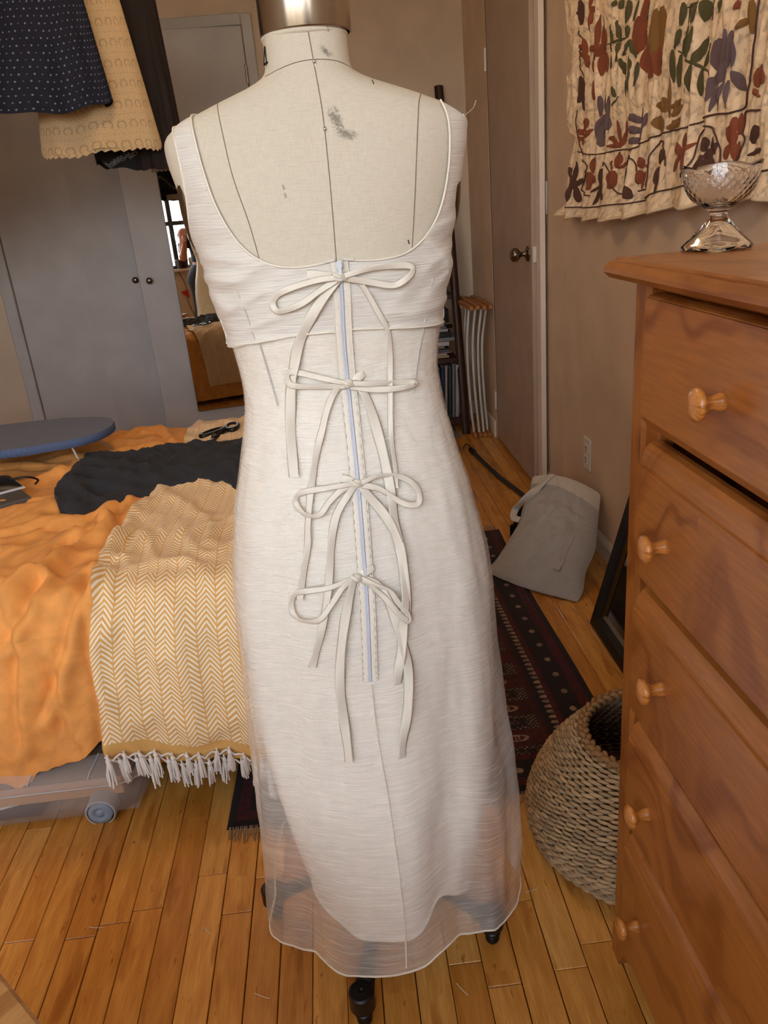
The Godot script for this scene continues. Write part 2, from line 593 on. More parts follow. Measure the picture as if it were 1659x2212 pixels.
func make_materials() -> void:
	M.wall = mat(Color(0.86, 0.755, 0.645), 0.75, {"tex": T.paint, "tri": 0.7})
	M.far_wall = mat(Color(0.84, 0.76, 0.66), 0.75, {"tex": T.paint, "tri": 0.7})
	M.door = mat(Color(0.72, 0.63, 0.55), 0.55, {"tex": T.paint, "tri": 0.9})
	M.trim = mat(Color(0.88, 0.83, 0.76), 0.5)
	M.closet = mat(Color(0.755, 0.745, 0.735), 0.5, {"tex": T.paint, "tri": 0.8})
	M.ceiling = mat(Color(0.93, 0.91, 0.88), 0.9)
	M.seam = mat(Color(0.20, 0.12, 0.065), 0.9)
	M.mirror = mat(Color(0.92, 0.93, 0.93), 0.0, {"metal": 1.0})
	M.steel = mat(Color(0.62, 0.58, 0.53), 0.22, {"metal": 1.0})
	M.nickel = mat(Color(0.50, 0.46, 0.42), 0.25, {"metal": 1.0})
	M.white_plastic = mat(Color(0.86, 0.84, 0.80), 0.4)
	M.pine = mat(Color(0.83, 0.765, 0.66), 0.34, {"tex": T.pine, "coat": 0.25})
	M.pine_v = mat(Color(0.80, 0.73, 0.62), 0.36, {"tex": T.pine_v, "coat": 0.2})
	M.knob = mat(Color(1.0, 0.97, 0.86), 0.28, {"tex": T.pine, "scale": Vector3(2, 2, 2), "coat": 0.4})
	M.dark_gap = mat(Color(0.05, 0.03, 0.02), 0.9)
	M.linen = mat(Color(0.89, 0.86, 0.79), 0.85, {"tex": T.linen, "scale": Vector3(5, 5, 5), "relief": T.linen, "height": 0.015, "sheen": 0.15})
	M.silk = mat(Color(0.93, 0.92, 0.895), 0.50, {"tex": T.dupion, "scale": Vector3(2.2, 2.2, 2.2), "relief": T.dupion_relief, "height": 0.05, "sheen": 0.3})
	M.lining = mat(Color(1.0, 0.99, 0.965), 0.45, {"tex": T.dupion, "scale": Vector3(2.2, 1.4, 2.2), "sheen": 0.3})
	M.gauze = mat(Color(0.99, 0.98, 0.955), 0.5, {"tex": T.gauze, "scale": Vector3(2.0, 3.4, 2.0), "alpha": 1.0, "backlight": Color(0.22, 0.22, 0.22)})
	M.ribbon = mat(Color(0.97, 0.955, 0.91), 0.5, {"tex": T.dupion, "scale": Vector3(6, 2, 1), "sheen": 0.3})
	M.thread = mat(Color(0.93, 0.90, 0.84), 0.6)
	M.stitch = mat(Color(0.52, 0.46, 0.38), 0.8)
	M.zip = mat(Color(0.76, 0.82, 0.94), 0.4)
	M.zip_metal = mat(Color(0.86, 0.89, 0.92), 0.3)
	M.pin = mat(Color(0.85, 0.86, 0.88), 0.12, {"metal": 1.0})
	M.smudge = mat(Color(0.43, 0.40, 0.35), 0.9)
	M.iron = mat(Color(0.025, 0.025, 0.028), 0.42)
	M.ink = mat(Color(0.03, 0.03, 0.04), 0.7)
	M.duvet = mat(Color(1.0, 0.69, 0.355), 0.8, {"tex": T.cotton, "scale": Vector3(3, 3, 3), "relief": T.cotton, "height": 0.06, "sheen": 0.2})
	M.throw = mat(Color(1.0, 0.985, 0.96), 0.85, {"tex": T.herring, "scale": Vector3(23.8, 10.0, 1), "relief": T.herring, "height": 0.06, "sheen": 0.2})
	M.throw_band = mat(Color(0.93, 0.74, 0.44), 0.85, {"tex": T.linen, "scale": Vector3(6, 6, 6)})
	M.tassel = mat(Color(0.96, 0.95, 0.93), 0.9)
	M.charcoal = mat(Color(0.24, 0.25, 0.28), 0.9, {"tex": T.heather, "scale": Vector3(5, 5, 5), "relief": T.heather, "height": 0.03, "sheen": 0.15})
	M.bedwood = mat(Color(0.30, 0.13, 0.06), 0.4, {"tex": T.maple, "scale": Vector3(1, 1, 1)})
	M.mattress = mat(Color(0.75, 0.72, 0.66), 0.9)
	M.denim = mat(Color(0.62, 0.655, 0.75), 0.85, {"tex": T.heather, "scale": Vector3(6, 6, 6)})
	M.denim_edge = mat(Color(0.62, 0.74, 0.98), 0.85, {"tex": T.weave, "scale": Vector3(3, 20, 1)})
	M.black_plastic = mat(Color(0.02, 0.021, 0.025), 0.35)
	M.white_metal = mat(Color(0.82, 0.82, 0.80), 0.35)
	M.tapestry = mat(Color(0.97, 0.88, 0.77), 0.85, {"tex": T.mottle, "scale": Vector3(2.2, 2.2, 1), "relief": T.mottle, "height": 0.10})
	M.rug = mat(Color(1, 1, 1), 0.95, {"tex": T.rug, "sheen": 0.2})
	M.fringe = mat(Color(0.66, 0.58, 0.49), 0.95)
	M.glass = mat(Color(1, 1, 1, 0.0), 0.0)
	M.glass.transparency = BaseMaterial3D.TRANSPARENCY_ALPHA
	M.glass.refraction_enabled = true
	M.glass.refraction_scale = 0.05
	M.pane = mat(Color(0.9, 0.95, 0.95), 0.0, {"alpha": 0.06})
	M.mesh_bag = mat(Color(0.97, 0.965, 0.96), 0.8, {"tex": T.heather, "scale": Vector3(9, 9, 9), "alpha": 0.93})
	M.bag_trim = mat(Color(0.80, 0.78, 0.75), 0.7)
	M.bin = mat(Color(0.93, 0.91, 0.90), 0.32, {"alpha": 0.26})
	M.bin_edge = mat(Color(0.80, 0.79, 0.78), 0.3, {"alpha": 0.8})
	M.card = mat(Color(0.78, 0.60, 0.42), 0.8)
	M.wheel = mat(Color(0.55, 0.62, 0.70), 0.45)
	M.clear_plastic = mat(Color(0.80, 0.82, 0.84), 0.08, {"alpha": 0.35})
	M.walnut = mat(Color(0.24, 0.15, 0.10), 0.5, {"tex": T.maple, "scale": Vector3(2, 2, 2)})
	M.rack_wood = mat(Color(0.78, 0.58, 0.40), 0.5, {"tex": T.maple, "scale": Vector3(2, 2, 2)})
	M.pole = mat(Color(0.10, 0.11, 0.125), 0.35)
	M.frame_black = mat(Color(0.05, 0.034, 0.028), 0.6)
	M.gold = mat(Color(0.36, 0.27, 0.14), 0.4, {"metal": 0.6})
	M.skin = mat(Color(0.78, 0.55, 0.44), 0.55)
	M.skin.subsurf_scatter_enabled = true
	M.skin.subsurf_scatter_strength = 0.05


# ---------------------------------------------------------------- the room
func upright() -> Transform3D:                          # prism outlines in (x, z), extruded upwards
	return Transform3D(Basis(Vector3(1, 0, 0), Vector3(0, 0, 1), Vector3(0, 1, 0)), Vector3())


func room() -> void:
	var m := Maker.new()
	m.prism([Vector2(0.847, 1.3), Vector2(0.847, -3.09), Vector2(0.834, -3.09), Vector2(0.834, -3.86), Vector2(0.797, -3.86), Vector2(0.797, -4.56), Vector2(1.0, -4.56), Vector2(1.0, 1.3)], 0.0, 2.6, upright())
	structure("wall_right", m, M.wall)
	m = Maker.new()
	m.box(Vector3(-0.75, 1.3, -4.48), Vector3(3.5, 2.6, 0.16))
	structure("wall_far", m, M.far_wall)
	structure("wall_left", boxed(Vector3(-2.48, 1.3, -1.6), Vector3(0.16, 2.6, 5.9)), M.far_wall)
	structure("ceiling", boxed(Vector3(-0.75, 2.66, -1.6), Vector3(3.7, 0.12, 6.1)), M.ceiling)
	# the far end of the window wall, with one wide opening
	m = Maker.new()
	m.box(Vector3(-0.75, 0.46, 1.23), Vector3(3.5, 0.92, 0.16))
	m.box(Vector3(-0.75, 2.54, 1.23), Vector3(3.5, 0.12, 0.16))
	m.box(Vector3(-2.33, 1.70, 1.23), Vector3(0.34, 1.56, 0.16))
	m.box(Vector3(0.84, 1.70, 1.23), Vector3(0.16, 1.56, 0.16))
	structure("wall_back", m, M.far_wall)
	# baseboards with a moulded cap
	m = Maker.new()
	m.box(Vector3(0.842, 0.030, -0.97), Vector3(0.012, 0.060, 4.2), 0.002)
	m.box(Vector3(0.844, 0.066, -0.97), Vector3(0.010, 0.008, 4.2), 0.003)
	m.box(Vector3(0.845, 0.074, -0.97), Vector3(0.006, 0.006, 4.2), 0.002)
	structure("baseboard_right", m, M.trim)
	structure("baseboard_far", boxed(Vector3(0.28, 0.04, -4.394), Vector3(1.0, 0.08, 0.014), 0.003), M.trim)
	structure("trim_1", boxed(Vector3(0.790, 0.045, -4.13), Vector3(0.012, 0.09, 0.50), 0.003), M.trim)
	# door in the right wall, opening into the room
	var d := thing("door_1", "flat taupe door with a round metal knob in the right wall", "door")
	d.set_meta("kind", "structure")
	put("slab", boxed(Vector3(0.8145, 1.022, -3.475), Vector3(0.035, 2.02, 0.73), 0.002), M.door, d)
	m = Maker.new()
	m.prism([Vector2(0.8125, -3.045), Vector2(0.832, -3.045), Vector2(0.85, -3.10), Vector2(0.8335, -3.108), Vector2(0.8125, -3.098)], 0.0, 2.08, upright())
	put("jamb", m, M.trim, d)
	put("stop", boxed(Vector3(0.822, 1.02, -3.102), Vector3(0.012, 2.04, 0.010), 0.002), M.trim, d)
	var seam := boxed(Vector3(0.7985, 1.02, -3.846), Vector3(0.003, 2.03, 0.008), 0.001)
	put("reveal", seam, M.seam, d)
	var kn := Transform3D(Basis(Vector3(0, 0, 1), Vector3(-1, 0, 0), Vector3(0, -1, 0)), Vector3(0.797, 0.955, -3.165))
	var k := put("knob", turned([Vector2(0, -0.001), Vector2(0.030, 0.0), Vector2(0.030, 0.003), Vector2(0.024, 0.008), Vector2(0.010, 0.011), Vector2(0.009, 0.030), Vector2(0.014, 0.034), Vector2(0.024, 0.042), Vector2(0.027, 0.054), Vector2(0.023, 0.065), Vector2(0.012, 0.071), Vector2(0, 0.072)], 28, kn), M.nickel, d)
	put("latch_plate", boxed(Vector3(0.8125, 0.955, -3.1085), Vector3(0.022, 0.058, 0.004), 0.001), M.white_plastic, d)
	for y in [0.205, 1.727]:
		m = Maker.new()
		m.tube([Vector3(0.792, y - 0.045, -3.850), Vector3(0.792, y + 0.045, -3.850)], 0.006, 10)
		m.box(Vector3(0.7955, y, -3.868), Vector3(0.003, 0.088, 0.026), 0.0008)
		var h := put("hinge", m, M.white_plastic, d)
		for dy in [-0.027, 0.0, 0.027]:
			m = Maker.new()
			m.ball(Vector3(0.7937, y + dy, -3.868), Vector3(0.0012, 0.003, 0.003), 8)
			put("screw", m, M.nickel, h)
	# closet with two leaves in the far wall; the right leaf stands ajar and carries a mirror
	var tr := structure("trim_2", boxed(Vector3(-0.25, 1.04, -4.389), Vector3(0.052, 2.08, 0.024), 0.004), M.closet)
	structure("trim_3", boxed(Vector3(-1.675, 1.04, -4.389), Vector3(0.062, 2.08, 0.024), 0.004), M.closet)
	structure("trim_4", boxed(Vector3(-0.960, 2.057, -4.388), Vector3(1.370, 0.052, 0.024), 0.004), M.closet)
	var a := thing("door_2", "left leaf of the grey closet, shut, with a small dark knob", "closet door")
	a.set_meta("kind", "structure")
	put("leaf", boxed(Vector3(-1.296, 1.022, -4.387), Vector3(0.678, 2.008, 0.024), 0.003), M.closet, a)
	closet_knob(a, Transform3D(Basis(Vector3(1, 0, 0), Vector3(0, 0, 1), Vector3(0, -1, 0)), Vector3(-0.998, 0.917, -4.375)))
	var b := thing("door_3", "right leaf of the grey closet, ajar, with a tall narrow mirror on it", "closet door", Vector3(-0.277, 0, -4.374), deg_to_rad(9.0))
	b.set_meta("kind", "structure")
	put("leaf", boxed(Vector3(-0.345, 1.022, 0.0), Vector3(0.688, 2.008, 0.024), 0.003), M.closet, b)
	closet_knob(b, Transform3D(Basis(Vector3(1, 0, 0), Vector3(0, 0, 1), Vector3(0, -1, 0)), Vector3(-0.638, 0.915, 0.012)))
	# the mirror leans back a little in its clips
	var lean := Basis(Vector3.RIGHT, deg_to_rad(-1.4))
	var mid := Vector3(-0.352, 0.905, 0.0295)
	put("mirror", boxed(mid, Vector3(0.312, 1.385, 0.004), 0.001, lean), M.mirror, b)
	m = Maker.new()
	m.box(mid + lean * Vector3(0, 0, -0.004), Vector3(0.316, 1.389, 0.004), 0.0, lean)
	put("mirror_back", m, M.walnut, b)
	m = Maker.new()
	m.box(Vector3(-0.352, 0.213, 0.024), Vector3(0.31, 0.006, 0.022), 0.001)
	put("mirror_ledge", m, M.walnut, b)
	put("hinge", boxed(Vector3(-0.004, 1.82, 0.016), Vector3(0.012, 0.085, 0.010), 0.002), M.nickel, b)
	# switch and socket on the right wall
	var s := thing("light_switch", "beige toggle light switch on the wall beside the door", "light switch", Vector3(0.847, 1.155, -3.10))
	put("plate", boxed(Vector3(-0.003, 0, 0), Vector3(0.006, 0.115, 0.072), 0.002), M.white_plastic, s)
	put("toggle", boxed(Vector3(-0.011, 0.004, 0), Vector3(0.016, 0.011, 0.009), 0.002, Basis(Vector3.BACK, 0.5)), M.white_plastic, s)
	for dy in [-0.03, 0.03]:
		m = Maker.new()
		m.ball(Vector3(-0.0062, dy, 0), Vector3(0.0012, 0.003, 0.003), 8)
		put("screw", m, M.nickel, s)
	s = thing("wall_socket", "beige double power socket low on the wall above the grey bag", "power socket", Vector3(0.847, 0.315, -2.56))
	put("plate", boxed(Vector3(-0.003, 0, 0), Vector3(0.006, 0.115, 0.072), 0.002), M.white_plastic, s)
	for dy in [-0.02, 0.02]:
		var face := put("outlet", boxed(Vector3(-0.007, dy, 0), Vector3(0.003, 0.028, 0.030), 0.001), M.white_plastic, s)
		m = Maker.new()
		for dz in [-0.006, 0.006]:
			m.box(Vector3(-0.0087, dy + 0.003, dz), Vector3(0.0008, 0.009, 0.002))
		m.ball(Vector3(-0.0087, dy - 0.008, 0), Vector3(0.0006, 0.003, 0.003), 8)
		put("slot", m, M.ink, face)


func closet_knob(on: Node3D, x: Transform3D) -> void:
	put("knob", turned([Vector2(0, -0.001), Vector2(0.009, 0), Vector2(0.007, 0.004), Vector2(0.006, 0.012), Vector2(0.012, 0.016), Vector2(0.0165, 0.021), Vector2(0.0165, 0.026), Vector2(0.012, 0.030), Vector2(0, 0.0315)], 24, x), M.nickel, on)


func ceiling_lamp() -> void:                             # overhead, out of the picture: it throws the hanging's shadow down the wall and the knobs' shadows down the drawers
	var at := Vector3(-0.40, 2.60, -1.95)
	var l := thing("ceiling_lamp", "round white dome lamp on the ceiling above the bed, out of the picture", "ceiling lamp", at)
	put("rim", turned([Vector2(0, 0.0), Vector2(0.17, 0.0), Vector2(0.17, -0.025), Vector2(0.155, -0.03), Vector2(0, -0.03)], 40), M.white_metal, l)
	var glow := mat(Color(0.95, 0.90, 0.82), 0.5)
	glow.emission_enabled = true
	glow.emission = Color(1.0, 0.86, 0.68)
	glow.emission_energy_multiplier = 0.8
	put("dome", turned([Vector2(0.15, -0.03), Vector2(0.145, -0.05), Vector2(0.115, -0.08), Vector2(0.06, -0.098), Vector2(0, -0.102)], 40), glow, l)
	var o := OmniLight3D.new()
	o.name = "lamp_light"
	o.position = Vector3(0, -0.20, 0)
	o.light_color = Color(1.0, 0.86, 0.68)
	o.light_energy = 0.20
	o.light_size = 0.09
	o.omni_range = 12.0
	o.omni_attenuation = 2.0
	o.shadow_enabled = true
	l.add_child(o)


func floor_boards() -> void:
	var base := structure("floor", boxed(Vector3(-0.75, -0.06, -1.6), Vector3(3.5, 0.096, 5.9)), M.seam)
	var tints := [Color(0.92, 0.71, 0.395), Color(0.955, 0.755, 0.44), Color(0.89, 0.675, 0.36), Color(0.965, 0.785, 0.48), Color(0.86, 0.64, 0.335), Color(0.93, 0.725, 0.41)]
	var mats := []
	for c in tints:
		mats.append(mat(c, 0.30, {"tex": T.maple, "scale": Vector3(1, 4, 1), "relief": T.maple, "height": 0.012}))
	var rest := []
	for c in tints:
		rest.append(Maker.new())
	var r := RandomNumberGenerator.new()
	r.seed = 40
	var w := 0.057
	for k in range(-42, 15):
		var x0 := 0.0235 + w * k
		var x1 := minf(x0 + w, 0.846)
		if x1 - x0 < 0.01 or x0 < -2.40:
			continue
		var z := 1.14
		while z > -4.39:
			var length := r.randf_range(0.34, 1.15)
			if z > 0.0:
				length += 0.5
			var z1 := maxf(z - length, -4.395)
			if z1 < -4.2:
				z1 = -4.395
			var tint := r.randi() % 6
			var c := Vector3((x0 + x1) / 2.0, -0.0062 + r.randf_range(-0.0004, 0.0002), (z + z1) / 2.0)
			var s := Vector3(x1 - x0 - r.randf_range(0.0007, 0.0020), 0.012, z - z1 - 0.0012)
			var uo := Vector2(r.randf() * 9.0, r.randf() * 5.0)
			if x0 > -1.02 and z1 < -0.45 and z > -4.3 and not (x1 < -0.15 and z < -1.75):
				var m := Maker.new()
				m.box(c, s, 0.0012, Basis(), uo)
				put("floorboard", m, mats[tint], base)
			else:
				rest[tint].box(c, s, 0.0012, Basis(), uo)
			z = z1
	for i in 6:
		var o := put("far_floorboards", rest[i], mats[i], base)
		o.set_meta("kind", "stuff")


# ---------------------------------------------------------------- bed
func bed_path(s: float) -> Vector2:                      # (z, y) of the bed's section from the near hem over the top to the far hem
	var p := [Vector2(-1.388, 0.162), Vector2(-1.402, 0.30), Vector2(-1.418, 0.42), Vector2(-1.445, 0.482), Vector2(-1.50, 0.506), Vector2(-1.70, 0.512), Vector2(-2.10, 0.514), Vector2(-2.50, 0.514), Vector2(-2.70, 0.508), Vector2(-2.79, 0.485), Vector2(-2.832, 0.41), Vector2(-2.842, 0.28), Vector2(-2.855, 0.03)]
	var at := [0.0, 0.067, 0.122, 0.154, 0.180, 0.268, 0.442, 0.616, 0.704, 0.746, 0.785, 0.843, 0.906]
	s *= 0.906
	var i := 0
	while i < 11 and at[i + 1] < s:
		i += 1
	var t: float = (s - at[i]) / (at[i + 1] - at[i])
	return p[i].cubic_interpolate(p[i + 1], p[maxi(i - 1, 0)], p[mini(i + 2, 12)], t)


func bed_point(x: float, s: float, off: float) -> Vector3:
	var p := bed_path(s)
	var t := (bed_path(minf(s + 0.01, 1.0)) - bed_path(maxf(s - 0.01, 0.0))).normalized()
	var n := Vector2(t.y, -t.x)                          # outwards: up on top, towards the camera on the near side
	return Vector3(x, p.y + n.y * off, p.x + n.x * off)


const CREASES := [
	[Vector2(-0.498, 0.298), Vector2(-0.520, 0.232), Vector2(-0.554, 0.190), Vector2(-0.581, 0.165), Vector2(-0.606, 0.132), Vector2(-0.633, 0.097), Vector2(-0.668, 0.067)],
	[Vector2(-0.741, 0.198), Vector2(-0.711, 0.162), Vector2(-0.692, 0.137), Vector2(-0.706, 0.112), Vector2(-0.723, 0.077), Vector2(-0.731, 0.034)],
	[Vector2(-0.555, 0.215), Vector2(-0.549, 0.157), Vector2(-0.555, 0.118), Vector2(-0.556, 0.076), Vector2(-0.568, 0.022)],
	[Vector2(-0.598, 0.442), Vector2(-0.555, 0.332), Vector2(-0.553, 0.280), Vector2(-0.560, 0.242)],
	[Vector2(-0.652, 0.206), Vector2(-0.672, 0.170), Vector2(-0.714, 0.143)],
	[Vector2(-0.650, 0.303), Vector2(-0.669, 0.249), Vector2(-0.707, 0.202), Vector2(-0.738, 0.191)],
	[Vector2(-0.593, 0.337), Vector2(-0.647, 0.280), Vector2(-0.670, 0.218)],
	[Vector2(-0.864, 0.359), Vector2(-0.772, 0.374), Vector2(-0.661, 0.359), Vector2(-0.593, 0.337)],
	[Vector2(-0.637, 0.123), Vector2(-0.634, 0.082), Vector2(-0.641, 0.044), Vector2(-0.612, 0.020)],
	[Vector2(-0.513, 0.415), Vector2(-0.554, 0.374), Vector2(-0.538, 0.303)],
	[Vector2(-1.054, 0.605), Vector2(-0.883, 0.600), Vector2(-0.749, 0.558)],
	[Vector2(-0.913, 0.454), Vector2(-0.804, 0.456), Vector2(-0.72, 0.43)],
	[Vector2(-0.703, 0.777), Vector2(-0.635, 0.777), Vector2(-0.597, 0.695), Vector2(-0.550, 0.648)],
	[Vector2(-0.86, 0.21), Vector2(-0.83, 0.14), Vector2(-0.84, 0.05)], [Vector2(-1.02, 0.30), Vector2(-0.97, 0.19), Vector2(-0.99, 0.06)]]


func duvet_off(x: float, s: float) -> float:             # how far the cover stands off the mattress: swells and creases
	var l := s * 2.24
	var side := smooth(0.22, 0.10, s)
	var calm := smooth(-0.46, -0.58, x)
	var wx := x + noise.get_noise_2d(x * 1.7, l * 1.7 + 5.0) * 0.16
	var wl := l + noise.get_noise_2d(x * 1.5 + 9.0, l * 1.5) * 0.16
	var crease := ridge.get_noise_2d((wx + wl * 0.55) * 1.9, (wl - wx * 0.55) * 3.2)
	var hang := sin(wx * 17.0 + noise.get_noise_1d(x * 2.0) * 3.0) * 0.5
	var top := maxf(crease, 0.0) * 0.026 + noise.get_noise_2d(x * 1.6, l * 1.6) * 0.016
	var off := lerpf(top, hang * 0.010 + 0.010, side)
	for c: Array in CREASES:
		var best := 1.0
		var signed_best := 1.0
		for i in c.size() - 1:
			var a := Vector2(c[i].x, c[i].y * 2.24)
			var b := Vector2(c[i + 1].x, c[i + 1].y * 2.24)
			if (minf(a.x, b.x) - x) > 0.08 or (x - maxf(a.x, b.x)) > 0.08 or (minf(a.y, b.y) - l) > 0.08 or (l - maxf(a.y, b.y)) > 0.08:
				continue
			var d := b - a
			var t := clampf((Vector2(x, l) - a).dot(d) / d.length_squared(), 0.0, 1.0)
			var r := Vector2(x, l) - a - d * t
			if r.length() < best:
				best = r.length()
				signed_best = best * signf(d.cross(r))
		if best < 0.08:
			var f := signed_best
			off += 0.017 * exp(-pow((f - 0.020) / 0.018, 2.0)) + 0.009 * exp(-pow((f + 0.030) / 0.024, 2.0)) - 0.013 * exp(-pow(f / 0.0075, 2.0))
	return off * lerpf(0.22, 1.0, calm)


func bed() -> void:
	var b := thing("bed", "low double bed with a dark wooden rail, standing before the closet", "bed", Vector3(-1.12, 0, -2.12))
	put("mattress", boxed(Vector3(0, 0.36, 0), Vector3(2.06, 0.26, 1.33), 0.05), M.mattress, b)
	for z in [0.665, -0.665]:
		put("rail", boxed(Vector3(0, 0.205, z), Vector3(2.10, 0.085, 0.026), 0.004), M.bedwood, b)
	for x in [-1.05, 1.05]:
		put("end_board", boxed(Vector3(x, 0.20, 0), Vector3(0.026, 0.10, 1.30), 0.004), M.bedwood, b)
		for z in [-0.63, 0.63]:
			put("leg", boxed(Vector3(x * 0.97, 0.085, z), Vector3(0.05, 0.15 if x > 0.0 else 0.17, 0.05), 0.005), M.bedwood, b)
	put("slat_base", boxed(Vector3(0, 0.205, 0), Vector3(2.08, 0.02, 1.30)), M.bedwood, b)
	# duvet
	var m := Maker.new()
	var hem := func(x: float) -> float: return 0.030 * noise.get_noise_1d(x * 6.0 + 4.0) + 0.012 * sin(x * 19.0)
	m.grid(240, 150, func(u: float, v: float) -> Vector3:
		var x := lerpf(-2.16, -0.045, u)
		var s := v
		if v < 0.12:
			s = v + hem.call(x) * (1.0 - v / 0.12)
		var p := bed_point(x, clampf(s, 0.0, 1.0), duvet_off(x, s))
		if s < 0.0:
			p.y += s * 2.3
		return p, 2.1, 2.3)
	m.grid(60, 12, func(u: float, v: float) -> Vector3:      # the foot end hangs down
		var s := lerpf(0.0, 1.0, u)
		var p := bed_point(-0.045, s, duvet_off(-0.045, s))
		return Vector3(p.x + 0.02 * v, lerpf(p.y, minf(p.y, 0.15), v), p.z), 2.0, 0.4)
	var d := put("duvet", m, M.duvet)
	tag(d, "crumpled mustard orange duvet cover hanging over the side of the bed", "duvet")
	# throw across the bed
	var t := thing("throw_blanket", "yellow and white herringbone throw with white tassels laid across the bed", "throw blanket")
	var left := [[0.0, -0.553], [0.05, -0.556], [0.12, -0.545], [0.17, -0.528], [0.20, -0.535], [0.28, -0.556], [0.36, -0.530], [0.44, -0.512], [0.62, -0.505], [0.76, -0.528], [0.85, -0.50], [1.0, -0.47]]
	var edge := func(s: float) -> float: return line(left, s)
	var lay := func(x: float, s: float) -> float:
		return duvet_off(x, s) + 0.014 + smooth(0.20, 0.08, s) * 0.010 + maxf(ridge.get_noise_2d(x * 7.0 + s * 3.0, s * 9.0), 0.0) * 0.012 + noise.get_noise_2d(x * 6.0, s * 7.0) * 0.006 + smooth(0.22, 0.1, s) * 0.006 * sin(x * 46.0)
	var first := func(u: float) -> float: return 0.0325 - 0.040 * u + 0.004 * sin(u * 14.0)
	m = Maker.new()
	var skin := func(u: float, s: float, lift: float) -> Vector3:
		var x := lerpf(edge.call(clampf(s, 0.0, 1.0)), -0.13, u)
		var p := bed_point(x, clampf(s, 0.0, 1.0), lay.call(x, s) + lift)
		if s < 0.0:
			p.y += s * 2.3
		return p
	m.grid(70, 190, func(u: float, v: float) -> Vector3: return skin.call(u, lerpf(first.call(u), 0.97, v), 0.0), 0.42, 2.2)
	put("cloth", m, M.throw, t)
	m = Maker.new()
	m.grid(70, 3, func(u: float, v: float) -> Vector3: return skin.call(u, lerpf(first.call(u) - 0.0125, first.call(u) + 0.001, v), 0.001), 0.42, 0.03)
	put("border", m, M.throw_band, t)
	m = Maker.new()
	m.grid(70, 8, func(u: float, v: float) -> Vector3: return skin.call(u, lerpf(first.call(u) - 0.024, first.call(u) + 0.004, v), -0.006), 0.42, 0.06)
	put("under_border", m, M.throw_band, t)
	var kinds := []
	for i in 5:
		kinds.append(tassel(i).mesh())
	for row in 2:
		for i in 14:
			var u := (i + 0.25 + 0.5 * row + rng.randf_range(-0.12, 0.12)) / 14.0
			var s: float = first.call(u) - (0.0125 if row == 0 else 0.024)
			var p: Vector3 = skin.call(u, s, 0.002 if row == 0 else -0.005)
			var o := put("tassel", kinds[rng.randi() % 5], M.tassel, t)
			o.position = p + Vector3(0, 0.004, 0.003)
			o.rotation = Vector3(rng.randf_range(-0.05, 0.16), rng.randf() * TAU, rng.randf_range(-0.12, 0.12))
			o.scale = Vector3.ONE * rng.randf_range(0.85, 1.1)
	m = Maker.new()                                          # knotted loops between the tassels
	for row in 2:
		for i in 28:
			var u := (i + 0.5 * row) / 28.0
			var a: Vector3 = skin.call(u, first.call(u) - (0.0122 if row == 0 else 0.0238), 0.003 if row == 0 else -0.004)
			var u2 := (i + 1.0 + 0.5 * row) / 28.0
			if u2 > 1.0:
				continue
			var c: Vector3 = skin.call(u2, first.call(u2) - (0.0122 if row == 0 else 0.0238), 0.003 if row == 0 else -0.004)
			var dip := Vector3(0, -0.013 if i % 2 == 0 else -0.002, 0)
			var dip2 := Vector3(0, -0.013 if i % 2 == 1 else -0.002, 0)
			m.tube([a + dip2, (a + c) / 2 + (dip + dip2) * 0.4, c + dip], 0.0021, 5)
	put("knotted_edge", m, M.tassel, t)


func tassel(which: int) -> Maker:
	var r := RandomNumberGenerator.new()
	r.seed = 90 + which
	var m := Maker.new()
	m.ball(Vector3(0, -0.011, 0), Vector3(0.0055, 0.0065, 0.0055), 8)
	m.tube([Vector3(0, 0.002, 0), Vector3(0, -0.010, 0)], 0.0026, 6)
	for i in 9:
		var a := TAU * i / 9.0
		var out := r.randf_range(0.003, 0.0085)
		var end := r.randf_range(0.055, 0.072)
		var b := Vector3(cos(a), 0, sin(a))
		m.tube([Vector3(0, -0.014, 0) + b * 0.002, Vector3(0, -0.022, 0) + b * 0.0042, Vector3(0, -0.042, 0) + b * out * 0.9 + Vector3(r.randf_range(-0.002, 0.002), 0, 0), Vector3(0, -end, 0) + b * out], func(t: float) -> float: return 0.0019 + 0.0006 * sin(t * 9.0 + i), 5)
	return m


